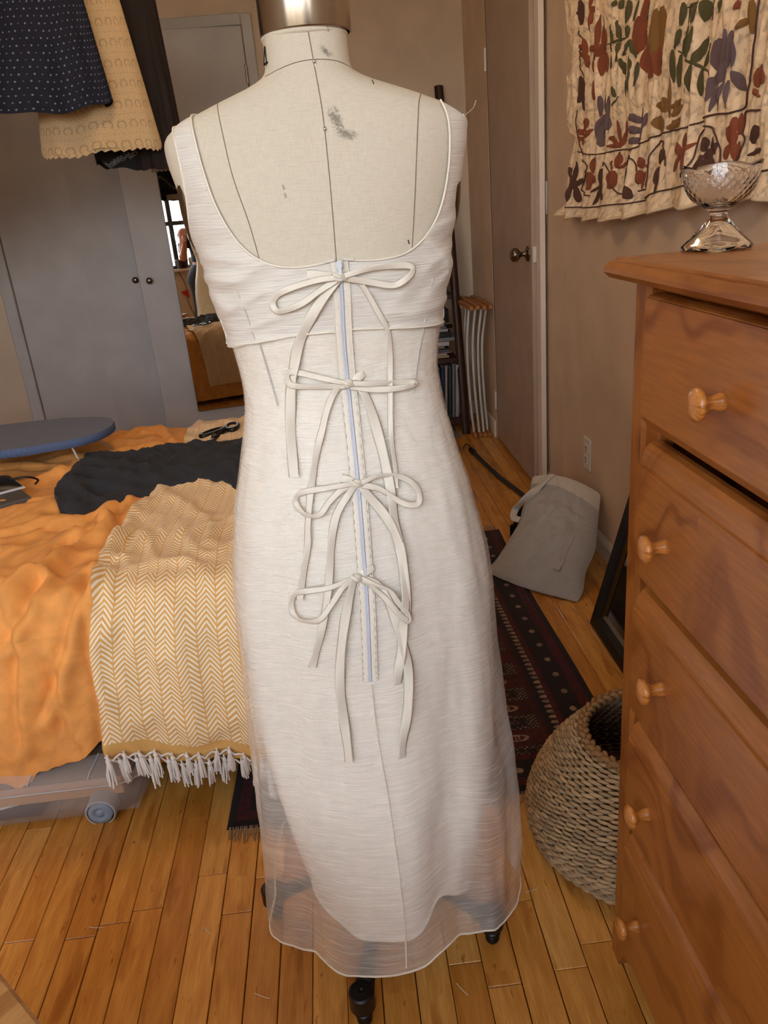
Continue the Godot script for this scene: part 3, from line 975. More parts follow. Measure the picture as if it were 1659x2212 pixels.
# ---------------------------------------------------------------- chest of drawers
func dresser() -> void:
	var d := thing("chest_of_drawers", "tall knotty orange pine chest of drawers with round wooden knobs", "chest of drawers", Vector3(0.364, 0, -0.924), deg_to_rad(0.92))
	var wide := 0.93
	var deep := 0.462
	var m := Maker.new()
	m.box(Vector3(deep / 2 - 0.014, 1.0985, wide / 2), Vector3(deep + 0.026, 0.019, wide + 0.104), 0.007)
	m.box(Vector3(deep / 2 - 0.010, 1.109, wide / 2), Vector3(deep + 0.010, 0.006, wide + 0.080), 0.002)
	put("top", m, M.pine, d)
	put("side_panel", boxed(Vector3(deep / 2 + 0.014, 0.578, 0.011), Vector3(deep - 0.028, 1.020, 0.020), 0.002), M.pine_v, d)
	put("side_panel", boxed(Vector3(deep / 2 + 0.014, 0.578, wide - 0.011), Vector3(deep - 0.028, 1.020, 0.020), 0.002), M.pine_v, d)
	put("back_panel", boxed(Vector3(deep - 0.006, 0.58, wide / 2), Vector3(0.008, 1.01, wide - 0.05)), M.pine_v, d)
	for side in 2:
		var z := 0.0 if side == 0 else wide - 0.056
		m = Maker.new()
		m.box(Vector3(0.010, 0.576, z + (0.019 if side == 0 else 0.037)), Vector3(0.030, 1.030, 0.038), 0.005)
		m.box(Vector3(0.018, 0.576, z + (0.045 if side == 0 else 0.011)), Vector3(0.022, 1.030, 0.022), 0.003)
		put("stile", m, pine_at(Vector3(0.3 + side * 0.2, 0.1, 0), true), d)
		m = Maker.new()                                      # bracket foot
		m.prism([Vector2(0, 0), Vector2(0.03, 0), Vector2(0.045, 0.035), Vector2(0.075, 0.055), Vector2(0.075, 0.062), Vector2(0, 0.062)], -0.006, 0.018, Transform3D(Basis(Vector3(0, 0, 1 if side == 0 else -1), Vector3.UP, Vector3(1, 0, 0)), Vector3(0, 0, 0.0 if side == 0 else wide)))
		put("foot", m, M.pine_v, d)
		put("foot", boxed(Vector3(deep - 0.05, 0.035, 0.02 if side == 0 else wide - 0.02), Vector3(0.06, 0.070, 0.036), 0.003), M.pine_v, d)
	put("rail", boxed(Vector3(0.012, 1.085, wide / 2), Vector3(0.020, 0.010, wide - 0.11), 0.002), M.pine, d)
	put("carcass", boxed(Vector3(deep / 2 + 0.02, 0.58, wide / 2), Vector3(deep - 0.08, 0.98, wide - 0.06)), M.pine, d)
	# drawers: bottom, top, from, to, knob height, knobs along the front
	var rows := [[0.925, 1.079, 0.056, 0.462, 1.000, [0.24]], [0.925, 1.079, 0.468, 0.874, 1.000, [0.69]], [0.722, 0.908, 0.056, 0.874, 0.808, [0.140, 0.790]], [0.516, 0.712, 0.056, 0.874, 0.624, [0.152, 0.778]], [0.318, 0.506, 0.056, 0.874, 0.412, [0.132, 0.798]], [0.072, 0.308, 0.056, 0.874, 0.188, [0.116, 0.814]]]
	var n := 0
	for r in rows:
		var y0: float = r[0]
		var y1: float = r[1]
		m = Maker.new()
		var lip := 0.015 if n > 1 else 0.002
		m.prism([Vector2(0.010, y0), Vector2(-0.004, y0), Vector2(-0.014, y0 + 0.012), Vector2(-0.0155, y0 + 0.015), Vector2(-0.0155, y1 - lip * 1.9), Vector2(-0.0125, y1 - lip * 1.85), Vector2(-0.0118, y1 - lip * 1.3), Vector2(-0.0085, y1 - lip * 0.6), Vector2(-0.003, y1 - lip * 0.15), Vector2(0.004, y1), Vector2(0.010, y1)], r[2], r[3])
		var front := put("drawer", m, pine_at(Vector3(0.37 * n + 0.05, 0.29 * n, 0), false), d)
		for z in r[5]:
			var x := Transform3D(Basis(Vector3(0, 0, 1), Vector3(-1, 0, 0), Vector3(0, -1, 0)), Vector3(-0.0155, r[4], z))
			put("knob", turned([Vector2(0, -0.001), Vector2(0.0095, 0), Vector2(0.0085, 0.004), Vector2(0.0066, 0.010), Vector2(0.0068, 0.014), Vector2(0.010, 0.0185), Vector2(0.0150, 0.0215), Vector2(0.0162, 0.0245), Vector2(0.0155, 0.0275), Vector2(0.011, 0.0298), Vector2(0.005, 0.0308), Vector2(0, 0.031)], 32, x), M.knob, front)
		n += 1


func pine_at(offset: Vector3, upright_grain: bool) -> StandardMaterial3D:
	var m: StandardMaterial3D = (M.pine_v if upright_grain else M.pine).duplicate()
	m.uv1_offset = offset
	return m


# ---------------------------------------------------------------- dress form
func around(tab: Array, y: float, a: float, off := 0.0) -> Vector3:   # a: 0 centre back, 1 the right side, 2 centre front, -1 the left side
	var p := table(tab, y)
	var s := sin(a * PI / 2.0)
	var c := cos(a * PI / 2.0)
	var e := 2.0 / 2.3 if c > 0.0 else 1.0
	return Vector3(FORM.x + (p.x + off) * signf(s) * pow(absf(s), e), y, FORM.y + ((p.y if c > 0.0 else p.z) + off) * signf(c) * pow(absf(c), e))


func at_back(x: float, y: float, off := 0.0, front := false) -> Vector3:   # the point of the form or dress behind (x, y)
	var tab := BODY if y > 1.052 else SKIRT
	var p := table(tab, y)
	var w := p.x + off
	var k := minf(absf(x - FORM.x) / w, 1.0)
	var d := pow(1.0 - pow(k, 2.3), 1.0 / 2.3)
	var fx := clampf(x, FORM.x - w, FORM.x + w)
	return Vector3(fx, y, FORM.y + (-(p.z + off) * d if front else (p.y + off) * d))


func dress_form() -> void:
	var f := thing("dress_form", "linen dressmaker's form with metal neck cap and black iron wheeled base", "dress form", Vector3(FORM.x, 0, FORM.y))
	var o := Vector3(-FORM.x, 0, -FORM.y)
	var m := Maker.new()
	m.grid(128, 150, func(u: float, v: float) -> Vector3: return o + around(BODY, lerpf(0.62, 1.40, v), u * 4.0 - 2.0), 1.0, 0.78, true)
	m.grid(64, 2, func(u: float, v: float) -> Vector3:
		var p := around(BODY, 0.62, u * 4.0 - 2.0)
		return o + Vector3(lerpf(FORM.x, p.x, v), 0.62, lerpf(FORM.y, p.z, v)))
	put("torso", m, M.linen, f)
	# armhole plates
	for s in [-1.0, 1.0]:
		m = Maker.new()
		m.ball(Vector3(s * 0.163, 1.222, -0.016), Vector3(0.014, 0.066, 0.054), 24)
		put("armhole_plate", m, mat(Color(0.30, 0.22, 0.13), 0.4, {"metal": 0.4}), f)
	put("neck_cap", turned([Vector2(0.0520, 1.385), Vector2(0.0540, 1.3855), Vector2(0.0545, 1.387), Vector2(0.0545, 1.44), Vector2(0.0530, 1.455), Vector2(0.046, 1.468), Vector2(0.030, 1.478), Vector2(0, 1.482)], 48, Transform3D(Basis.from_scale(Vector3(0.98, 1, 0.96)), Vector3(0.002, 0, 0))), M.steel, f)
	put("neck_edge", turned([Vector2(0.0480, 1.380), Vector2(0.0505, 1.381), Vector2(0.0512, 1.3835), Vector2(0.0500, 1.386)], 48), M.linen, f)
	# seams of the cover
	var seams := [
		[Vector2(0.008, 1.398), Vector2(0.012, 1.351), Vector2(0.016, 1.293), Vector2(0.016, 1.220), Vector2(0.014, 1.135)],
		[Vector2(-0.104, 1.3225), Vector2(-0.100, 1.29), Vector2(-0.094, 1.239), Vector2(-0.082, 1.186), Vector2(-0.075, 1.140)],
		[Vector2(0.134, 1.3120), Vector2(0.127, 1.295), Vector2(0.119, 1.240), Vector2(0.114, 1.20), Vector2(0.106, 1.140)],
		[Vector2(-0.045, 1.3420), Vector2(-0.026, 1.347), Vector2(-0.007, 1.351), Vector2(0.015, 1.3525), Vector2(0.040, 1.350), Vector2(0.058, 1.3435)]]
	for pts in seams:
		var path := []
		for p: Vector2 in curve(pts, 8):
			path.append(o + at_back(p.x, p.y, 0.0002))
		put("seam_line", tubed(path, 0.0006, 5), M.stitch, f)
	# pins and a pencil smudge
	for p in [Vector2(0.0125, 1.350), Vector2(0.0165, 1.279)]:
		m = Maker.new()
		m.ball(o + at_back(p.x, p.y, 0.0015), Vector3(0.0022, 0.0028, 0.0022), 10)
		m.tube([o + at_back(p.x, p.y, 0.001), o + at_back(p.x + 0.002, p.y - 0.012, -0.003)], 0.0005, 5)
		put("pin", m, M.pin, f)
	for p in [Vector2(0.031, 1.384), Vector2(0.077, 1.327), Vector2(-0.037, 1.215), Vector2(0.102, 1.152), Vector2(-0.038, 1.224)]:
		m = Maker.new()
		m.tube([o + at_back(p.x, p.y + 0.001, 0.0006), o + at_back(p.x + 0.001, p.y - 0.004, 0.0006)], 0.0007, 5)
		put("pin", m, M.nickel, f)
	for q in [[Vector2(0.030, 1.2885), Vector2(0.010, 0.020), 0.35], [Vector2(0.040, 1.272), Vector2(0.018, 0.008), -0.3], [Vector2(0.027, 1.360), Vector2(0.012, 0.0055), -0.7]]:
		m = Maker.new()
		m.grid(10, 10, func(u: float, v: float) -> Vector3:
			var d: Vector2 = Vector2((u - 0.5) * q[1].x * 2.0, (v - 0.5) * q[1].y * 2.0).rotated(q[2])
			return o + at_back(q[0].x + d.x, q[0].y + d.y, 0.0004))
		put("smudge", m, smudge_material(), f)
	# size number on the side of the neck
	var t := TextMesh.new()
	t.text = "4"
	var font := SystemFont.new()
	font.font_names = PackedStringArray(["Droid Sans"])
	t.font = font
	t.font_size = 48
	t.pixel_size = 0.0007
	t.depth = 0.0004
	var lab := put("size_number", t, M.ink, f)
	lab.position = o + Vector3(-0.0432, 1.362, FORM.y + 0.018)
	lab.rotation = Vector3(0, -1.25, 0)
	# pole and base
	put("pole", tubed([Vector3(0, 0.64, 0), Vector3(0, 0.10, 0)], 0.013, 16), M.steel, f)
	var hub := Vector3(-0.012, 0, 0.025)
	put("hub", turned([Vector2(0, 0.175), Vector2(0.018, 0.175), Vector2(0.022, 0.165), Vector2(0.022, 0.125), Vector2(0.036, 0.115), Vector2(0.038, 0.095), Vector2(0.028, 0.085), Vector2(0, 0.083)], 28, Transform3D(Basis(), hub)), M.iron, f)
	for e in [Vector3(-0.214, 0, -1.073), Vector3(-0.064, 0, -0.852), Vector3(0.163, 0, -0.965), Vector3(0.010, 0, -1.205)]:
		var end: Vector3 = o + e
		var dir := (end - hub)
		dir.y = 0
		var side := dir.cross(Vector3.UP).normalized()
		m = Maker.new()
		m.tube(curve([hub + Vector3(0, 0.112, 0), hub + dir * 0.35 + Vector3(0, 0.112, 0), hub + dir * 0.68 + Vector3(0, 0.085, 0), end + Vector3(0, 0.058, 0) - dir * 0.06], 6), func(q: float) -> float: return 0.0165 - 0.005 * sin(q * PI) + 0.001 * q, 12, side, 0.62)
		for part in [[Vector2(0, 0.0715), Vector2(0.0035, 0.0715), Vector2(0.0042, 0.0735)], [Vector2(0.0042, 0.0735), Vector2(0.0180, 0.0735)], [Vector2(0.0180, 0.0735), Vector2(0.0205, 0.0705)], [Vector2(0.0205, 0.0705), Vector2(0.0205, 0.042)], [Vector2(0.0205, 0.042), Vector2(0.018, 0.038)], [Vector2(0.018, 0.038), Vector2(0, 0.037)]]:
			m.lathe(part, 28, Transform3D(Basis(), end))
		var leg := put("leg", m, M.iron, f)
		m = Maker.new()
		m.tube([end + Vector3(0, 0.038, 0), end + Vector3(0, 0.026, 0)], 0.007, 12)
		m.lathe([Vector2(0.006, 0.031), Vector2(0.0135, 0.029), Vector2(0.0145, 0.025), Vector2(0.012, 0.023)], 20, Transform3D(Basis(), end))
		m.ball(end + Vector3(0, 0.0125, 0), Vector3(0.0125, 0.0125, 0.0125), 16)
		put("caster", m, M.black_plastic, leg)


func smudge_material() -> StandardMaterial3D:
	if not M.has("smear"):
		T.smear = picture(64, 64, func(u: float, v: float) -> Color:
			var d := Vector2(u - 0.5, v - 0.5).length() * 2.0
			var g := noise.get_noise_2d(u * 4.0, v * 9.0) + noise.get_noise_2d(u * 25.0, v * 25.0) * 0.5
			return Color(1, 1, 1, clampf((1.0 - d) * 0.9 + g * 0.55 - 0.25, 0.0, 0.42) * smooth(1.0, 0.7, d)))
		M.smear = mat(Color(0.36, 0.34, 0.31), 0.9, {"tex": T.smear, "alpha": 1.0})
	return M.smear


# ---------------------------------------------------------------- the dress
func skirt_fold(a: float, y: float) -> float:
	var low := smooth(1.0, 0.15, y)
	var fold := 0.0075 * sin(a * 9.5 + 1.0 + (1.0 - y) * 0.8) + 0.0045 * sin(a * 17.0 - y * 2.0 + 0.4)
	var soft := noise.get_noise_2d(a * 2.2, y * 2.6) * 0.010 + noise.get_noise_2d(a * 6.0 + 20.0, y * 5.0) * 0.0028
	var pull := ridge.get_noise_2d(a * 3.0 + y * 4.0, y * 7.0) * 0.0016 * smooth(0.5, 0.9, y)
	return fold * low * 1.3 + soft * (0.25 + 0.75 * low) * smooth(1.06, 0.9, y) + pull


func skirt_at(a: float, y: float, off := 0.0) -> Vector3:
	return around(SKIRT, y, a, off + skirt_fold(a, y))


func on_dress(x: float, y: float, lift: float) -> Vector3:  # a point lying on the back of the dress
	if y > 1.052:
		return at_back(x, y, 0.0035 + lift)
	var p := table(SKIRT, y)
	var k := clampf((x - FORM.x) / p.x, -1.0, 1.0)
	var a := asin(signf(k) * pow(absf(k), 1.15)) / (PI / 2.0)
	return at_back(x, y, lift + skirt_fold(a, y))


func hem_at(a: float) -> float:
	return 0.126 + 0.007 * sin(a * 4.2 + 0.9) + 0.004 * sin(a * 9.5 - 0.6) - 0.009 * exp(-pow((a + 0.14) * 5.0, 2.0)) + 0.007 * exp(-pow((a - 0.17) * 7.0, 2.0))


func lining_hem(a: float) -> float:
	return 0.165 + 0.014 * smooth(0.1, 0.3, a) + 0.008 * sin(a * 6.0) - 0.008 * exp(-pow((a + 0.15) * 4.0, 2.0)) + 0.012 * exp(-pow((a - 0.3) * 9.0, 2.0))


const LINING := [[0.14, .132, .196, .15], [0.22, .150, .190, .15], [0.32, .172, .174, .15], [0.45, .188, .152, .14], [0.58, .190, .136, .125], [0.70, .1868, .1240, .113], [0.80, .1705, .1110, .109], [0.90, .1445, .0900, .103], [0.96, .1330, .0805, .102], [1.00, .1318, .0790, .102], [1.06, .142, .0855, .112]]


func dress() -> void:
	var d := thing("dress", "long ivory silk dress with sheer overskirt and ribbon ties down its zipped back", "dress", Vector3(FORM.x, 0, FORM.y))
	var o := Vector3(-FORM.x, 0, -FORM.y)
	# bodice back: two halves between the scooped neckline and the waist seam, side and armhole
	var left_in := [Vector2(.0125, 1.138), Vector2(-.03, 1.1345), Vector2(-.06, 1.139), Vector2(-.085, 1.153), Vector2(-.104, 1.176), Vector2(-.119, 1.21), Vector2(-.128, 1.25), Vector2(-.1335, 1.29), Vector2(-.1365, 1.3125)]
	var left_out := [Vector2(.0125, 1.054), Vector2(-.045, 1.0535), Vector2(-.10, 1.047), Vector2(-.150, 1.043), Vector2(-.160, 1.10), Vector2(-.162, 1.16), Vector2(-.155, 1.22), Vector2(-.156, 1.27), Vector2(-.161, 1.3020)]
	var right_in := [Vector2(.0215, 1.138), Vector2(.060, 1.1345), Vector2(.092, 1.137), Vector2(.116, 1.148), Vector2(.136, 1.168), Vector2(.150, 1.195), Vector2(.160, 1.235), Vector2(.1625, 1.275), Vector2(.1565, 1.3025)]
	var right_out := [Vector2(.0215, 1.0545), Vector2(.062, 1.052), Vector2(.117, 1.046), Vector2(.160, 1.044), Vector2(.170, 1.10), Vector2(.180, 1.15), Vector2(.190, 1.21), Vector2(.192, 1.27), Vector2(.1840, 1.2865)]
	var crumple := func(x: float, y: float) -> float:
		var pull := ridge.get_noise_2d(x * 4.0 + y * 3.0, y * 16.0 - x * 9.0)
		var folds := 0.0
		for k: Array in [[Vector2(-.158, 1.130), Vector2(-.090, 1.120), 0.0050], [Vector2(-.160, 1.158), Vector2(-.078, 1.142), 0.0030], [Vector2(-.150, 1.104), Vector2(-.115, 1.085), 0.0040], [Vector2(.128, 1.146), Vector2(.172, 1.108), 0.0042], [Vector2(.150, 1.13), Vector2(.166, 1.085), 0.0035], [Vector2(.060, 1.072), Vector2(.118, 1.062), 0.0028]]:
			var e: Vector2 = k[1] - k[0]
			var t := clampf((Vector2(x, y) - k[0]).dot(e) / e.length_squared(), 0.0, 1.0)
			var r: Vector2 = Vector2(x, y) - k[0] - e * t
			folds += k[2] * exp(-pow(r.length() / 0.0075, 2.0)) * sin(PI * clampf(t * 0.9 + 0.08, 0.0, 1.0))
		return folds + maxf(pull, 0.0) * 0.0030 * smooth(0.03, 0.10, absf(x - 0.01)) * smooth(1.26, 1.16, y) + noise.get_noise_2d(x * 22.0, y * 22.0) * 0.0011
	var m := Maker.new()
	for pair in [[left_in, left_out, false], [right_in, right_out, true]]:
		var ci := curve(pair[0], 10)
		var co := curve(pair[1], 10)
		m.grid(80, 26, func(u: float, v: float) -> Vector3:
			var i := int(round(u * 80.0))
			var p: Vector2 = ci[i].lerp(co[i], v)
			return o + at_back(p.x, p.y, 0.0036 + crumple.call(p.x, p.y)), 0.3, 0.1, pair[2], func(q: Vector3) -> Vector2: return Vector2(q.x, q.y))
	# front of the bodice, round the far side of the form
	m.grid(60, 16, func(u: float, v: float) -> Vector3:
		var a := lerpf(1.0, 3.0, u)
		return o + around(BODY, lerpf(1.043, 1.16 + 0.05 * sin(u * PI), v), a if a <= 2.0 else a - 4.0, 0.0036), 0.4, 0.14)
	for s in [-1.0, 1.0]:                                    # straps over the shoulders to the front
		m.grid(6, 14, func(u: float, v: float) -> Vector3:
			var y := lerpf(1.302, 1.19, v)
			return o + at_back(FORM.x + s * lerpf(0.152, 0.172, u) * (1.0 - 0.16 * v), y, 0.0036, true), 0.03, 0.12)
	put("bodice", m, M.silk, d)
	for pts in [left_in, right_in]:
		var path := []
		for p: Vector2 in curve(pts, 8):
			path.append(o + at_back(p.x, p.y, 0.0042))
		put("neckline_binding", tubed(path, 0.0015, 6), M.thread, d)
	for pts in [left_out.slice(3), right_out.slice(3)]:
		var path := []
		for p: Vector2 in curve(pts, 8):
			path.append(o + at_back(p.x, p.y, 0.0042))
		put("armhole_edge", tubed(path, 0.0011, 6), M.thread, d)
	for pts in [[Vector2(.010, 1.0548), Vector2(-.045, 1.0545), Vector2(-.100, 1.048), Vector2(-.139, 1.0435)], [Vector2(.024, 1.0558), Vector2(.062, 1.053), Vector2(.117, 1.047), Vector2(.148, 1.0445)]]:
		var path := []
		for p: Vector2 in curve(pts, 10):
			path.append(o + at_back(p.x, p.y, 0.0048))
		put("waist_seam", tubed(path, 0.0013, 6), M.thread, d)
	for pts in [[Vector2(-.108, 1.112), Vector2(-.102, 1.085), Vector2(-.096, 1.050)], [Vector2(.131, 1.104), Vector2(.124, 1.075), Vector2(.117, 1.048)], [Vector2(-.091, 1.046), Vector2(-.086, 1.013), Vector2(-.079, .966)], [Vector2(.116, 1.044), Vector2(.107, 1.010), Vector2(.097, .964)]]:
		var path := []
		for p: Vector2 in curve(pts, 8):
			path.append(o + on_dress(p.x, p.y, 0.0006))
		put("dart", tubed(path, 0.0011, 6), M.silk, d)
	# skirt: an opaque tulip lining and a sheer overskirt
	m = Maker.new()
	m.grid(150, 90, func(u: float, v: float) -> Vector3:
		var a := u * 4.0 - 2.0
		var y := lerpf(lining_hem(a), 1.054, v)
		return o + around(LINING, y, a, skirt_fold(a, y) * 0.6 + 0.003 * sin(a * 12.0 + y * 3.0) * smooth(0.6, 0.2, y)), 1.2, 0.9)
	put("lining", m, M.lining, d)
	var path := []
	for i in 121:
		var a := i / 60.0 * 2.0 - 2.0
		var y := lining_hem(a)
		path.append(o + around(LINING, y, a, skirt_fold(a, y) * 0.6 + 0.003 * sin(a * 12.0 + y * 3.0) * smooth(0.6, 0.2, y) + 0.0008))
	put("lining_hem", tubed(path, 0.0016, 6), M.thread, d)
	m = Maker.new()
	m.grid(220, 150, func(u: float, v: float) -> Vector3:
		var a := u * 4.0 - 2.0
		return o + skirt_at(a, lerpf(hem_at(a), 1.0545, v)), 1.2, 0.93)
	put("overskirt", m, M.gauze, d)
	path = []
	for i in 181:
		var a := i / 90.0 * 2.0 - 2.0
		path.append(o + skirt_at(a, hem_at(a), 0.0004))
	put("overskirt_hem", tubed(path, 0.0016, 6), M.thread, d)
	path = []
	for p in curve([Vector2(.002, .578), Vector2(.003, .495), Vector2(.008, .423), Vector2(.011, .350), Vector2(.013, .276), Vector2(.013, .200), Vector2(.009, .135)], 8):
		path.append(o + on_dress(p.x, p.y, 0.0006))
	put("centre_seam", tubed(path, 0.0013, 6), M.thread, d)
	# zip: two tapes with scalloped edges, the coil, its slider
	var zip: Array = curve([Vector2(.0170, 1.1365), Vector2(.0165, 1.10), Vector2(.014, 1.055), Vector2(.013, 1.006), Vector2(.013, .959), Vector2(.013, .888), Vector2(.012, .828), Vector2(.010, .766), Vector2(.008, .701), Vector2(.004, .633), Vector2(.001, .586)], 12)
	for s in [-1.0, 1.0]:
		m = Maker.new()
		var count := zip.size() - 1
		m.grid(4, count * 2, func(u: float, v: float) -> Vector3:
			var k := v * count
			var i := mini(int(k), count - 1)
			var p: Vector2 = zip[i].lerp(zip[i + 1], k - i)
			var w := 0.0020 + u * (0.0085 + 0.0007 * sin(v * 330.0)) - 0.0015 * smooth(0.1, 0.5, v) * u
			return o + on_dress(p.x + s * w, p.y, 0.0020 + 0.0006 * sin(u * PI)), 0.02, 0.55)
		put("zip_tape", m, M.ribbon, d)
		path = []
		for i in range(0, zip.size(), 2):
			path.append(o + on_dress(zip[i].x + s * 0.0101, zip[i].y, 0.0024))
		put("tape_stitching", tubed(path, 0.0008, 5), M.thread, d)
	path = []
	for p: Vector2 in zip.slice(4):
		path.append(o + on_dress(p.x, p.y, 0.0026))
	var coil := put("zip_coil", tubed(path, 0.0027, 8, Vector3.RIGHT, 0.55), M.zip, d)
	m = Maker.new()
	for s in [-1.0, 1.0]:
		path = []
		for p: Vector2 in zip:
			path.append(o + on_dress(p.x + s * 0.0012, p.y, 0.0040))
		m.tube(path, 0.0006, 5)
	put("coil_teeth", m, M.white_plastic, coil)
	m = Maker.new()
	var z0 := o + on_dress(0.0170, 1.1335, 0.008)
	m.box(z0, Vector3(0.0085, 0.0095, 0.005), 0.0018)
	m.box(z0 + Vector3(0, -0.008, 0.003), Vector3(0.0045, 0.013, 0.0014), 0.0006)
	m.box(z0 + Vector3(0, -0.0155, 0.003), Vector3(0.0060, 0.0045, 0.0016), 0.0006)
	put("zip_slider", m, M.zip_metal, d)
	m = Maker.new()
	for s in [-1.0, 1.0]:
		var q := o + on_dress(0.0170 + s * 0.0115, 1.1385, 0.003)
		m.box(q, Vector3(0.0135, 0.0032, 0.0016), 0.0006, Basis(Vector3.BACK, s * -0.15))
	put("tape_end", m, M.white_plastic, d)
	ribbon_ties(d, o)


func tie(pts: Array, width: float, lift: float, o: Vector3, wave := 0.002, thick := 0.10) -> Maker:
	var path := []
	var c := curve(pts, 7)
	for i in c.size():
		var t := float(i) / (c.size() - 1)
		path.append(o + on_dress(c[i].x, c[i].y, lift + wave * (0.5 + 0.5 * sin(t * 11.0 + pts[0].x * 90.0))))
	var m := Maker.new()
	var n := path.size()
	var rings := []
	for i in n:                                              # a flat strip that lies against the cloth and rolls a little
		var tan: Vector3 = (path[mini(i + 1, n - 1)] - path[maxi(i - 1, 0)]).normalized()
		var out := Vector3(path[i].x * 1.5, 0, 1).normalized()
		var side := tan.cross(out).normalized().rotated(tan, 0.55 * sin(i * 0.21 + pts[-1].y * 50.0))
		rings.append([side, side.cross(tan).normalized()])
	m.soft()
	var dist := 0.0
	for i in n - 1:
		var l: float = (path[i + 1] - path[i]).length()
		var w0 := width * 0.5 * (0.80 + 0.20 * smooth(0.0, 0.25, float(i) / n))
		var w1 := width * 0.5 * (0.80 + 0.20 * smooth(0.0, 0.25, float(i + 1) / n))
		for k in 8:
			var a := TAU * k / 8.0
			var b := TAU * (k + 1) / 8.0
			var f := func(j: int, w: float, ang: float) -> Vector3: return path[j] + rings[j][0] * cos(ang) * w + rings[j][1] * sin(ang) * w * thick
			m.quad(f.call(i, w0, a), f.call(i, w0, b), f.call(i + 1, w1, b), f.call(i + 1, w1, a), Vector2(dist, k / 8.0), Vector2(dist, (k + 1) / 8.0), Vector2(dist + l, (k + 1) / 8.0), Vector2(dist + l, k / 8.0))
		dist += l
	return m


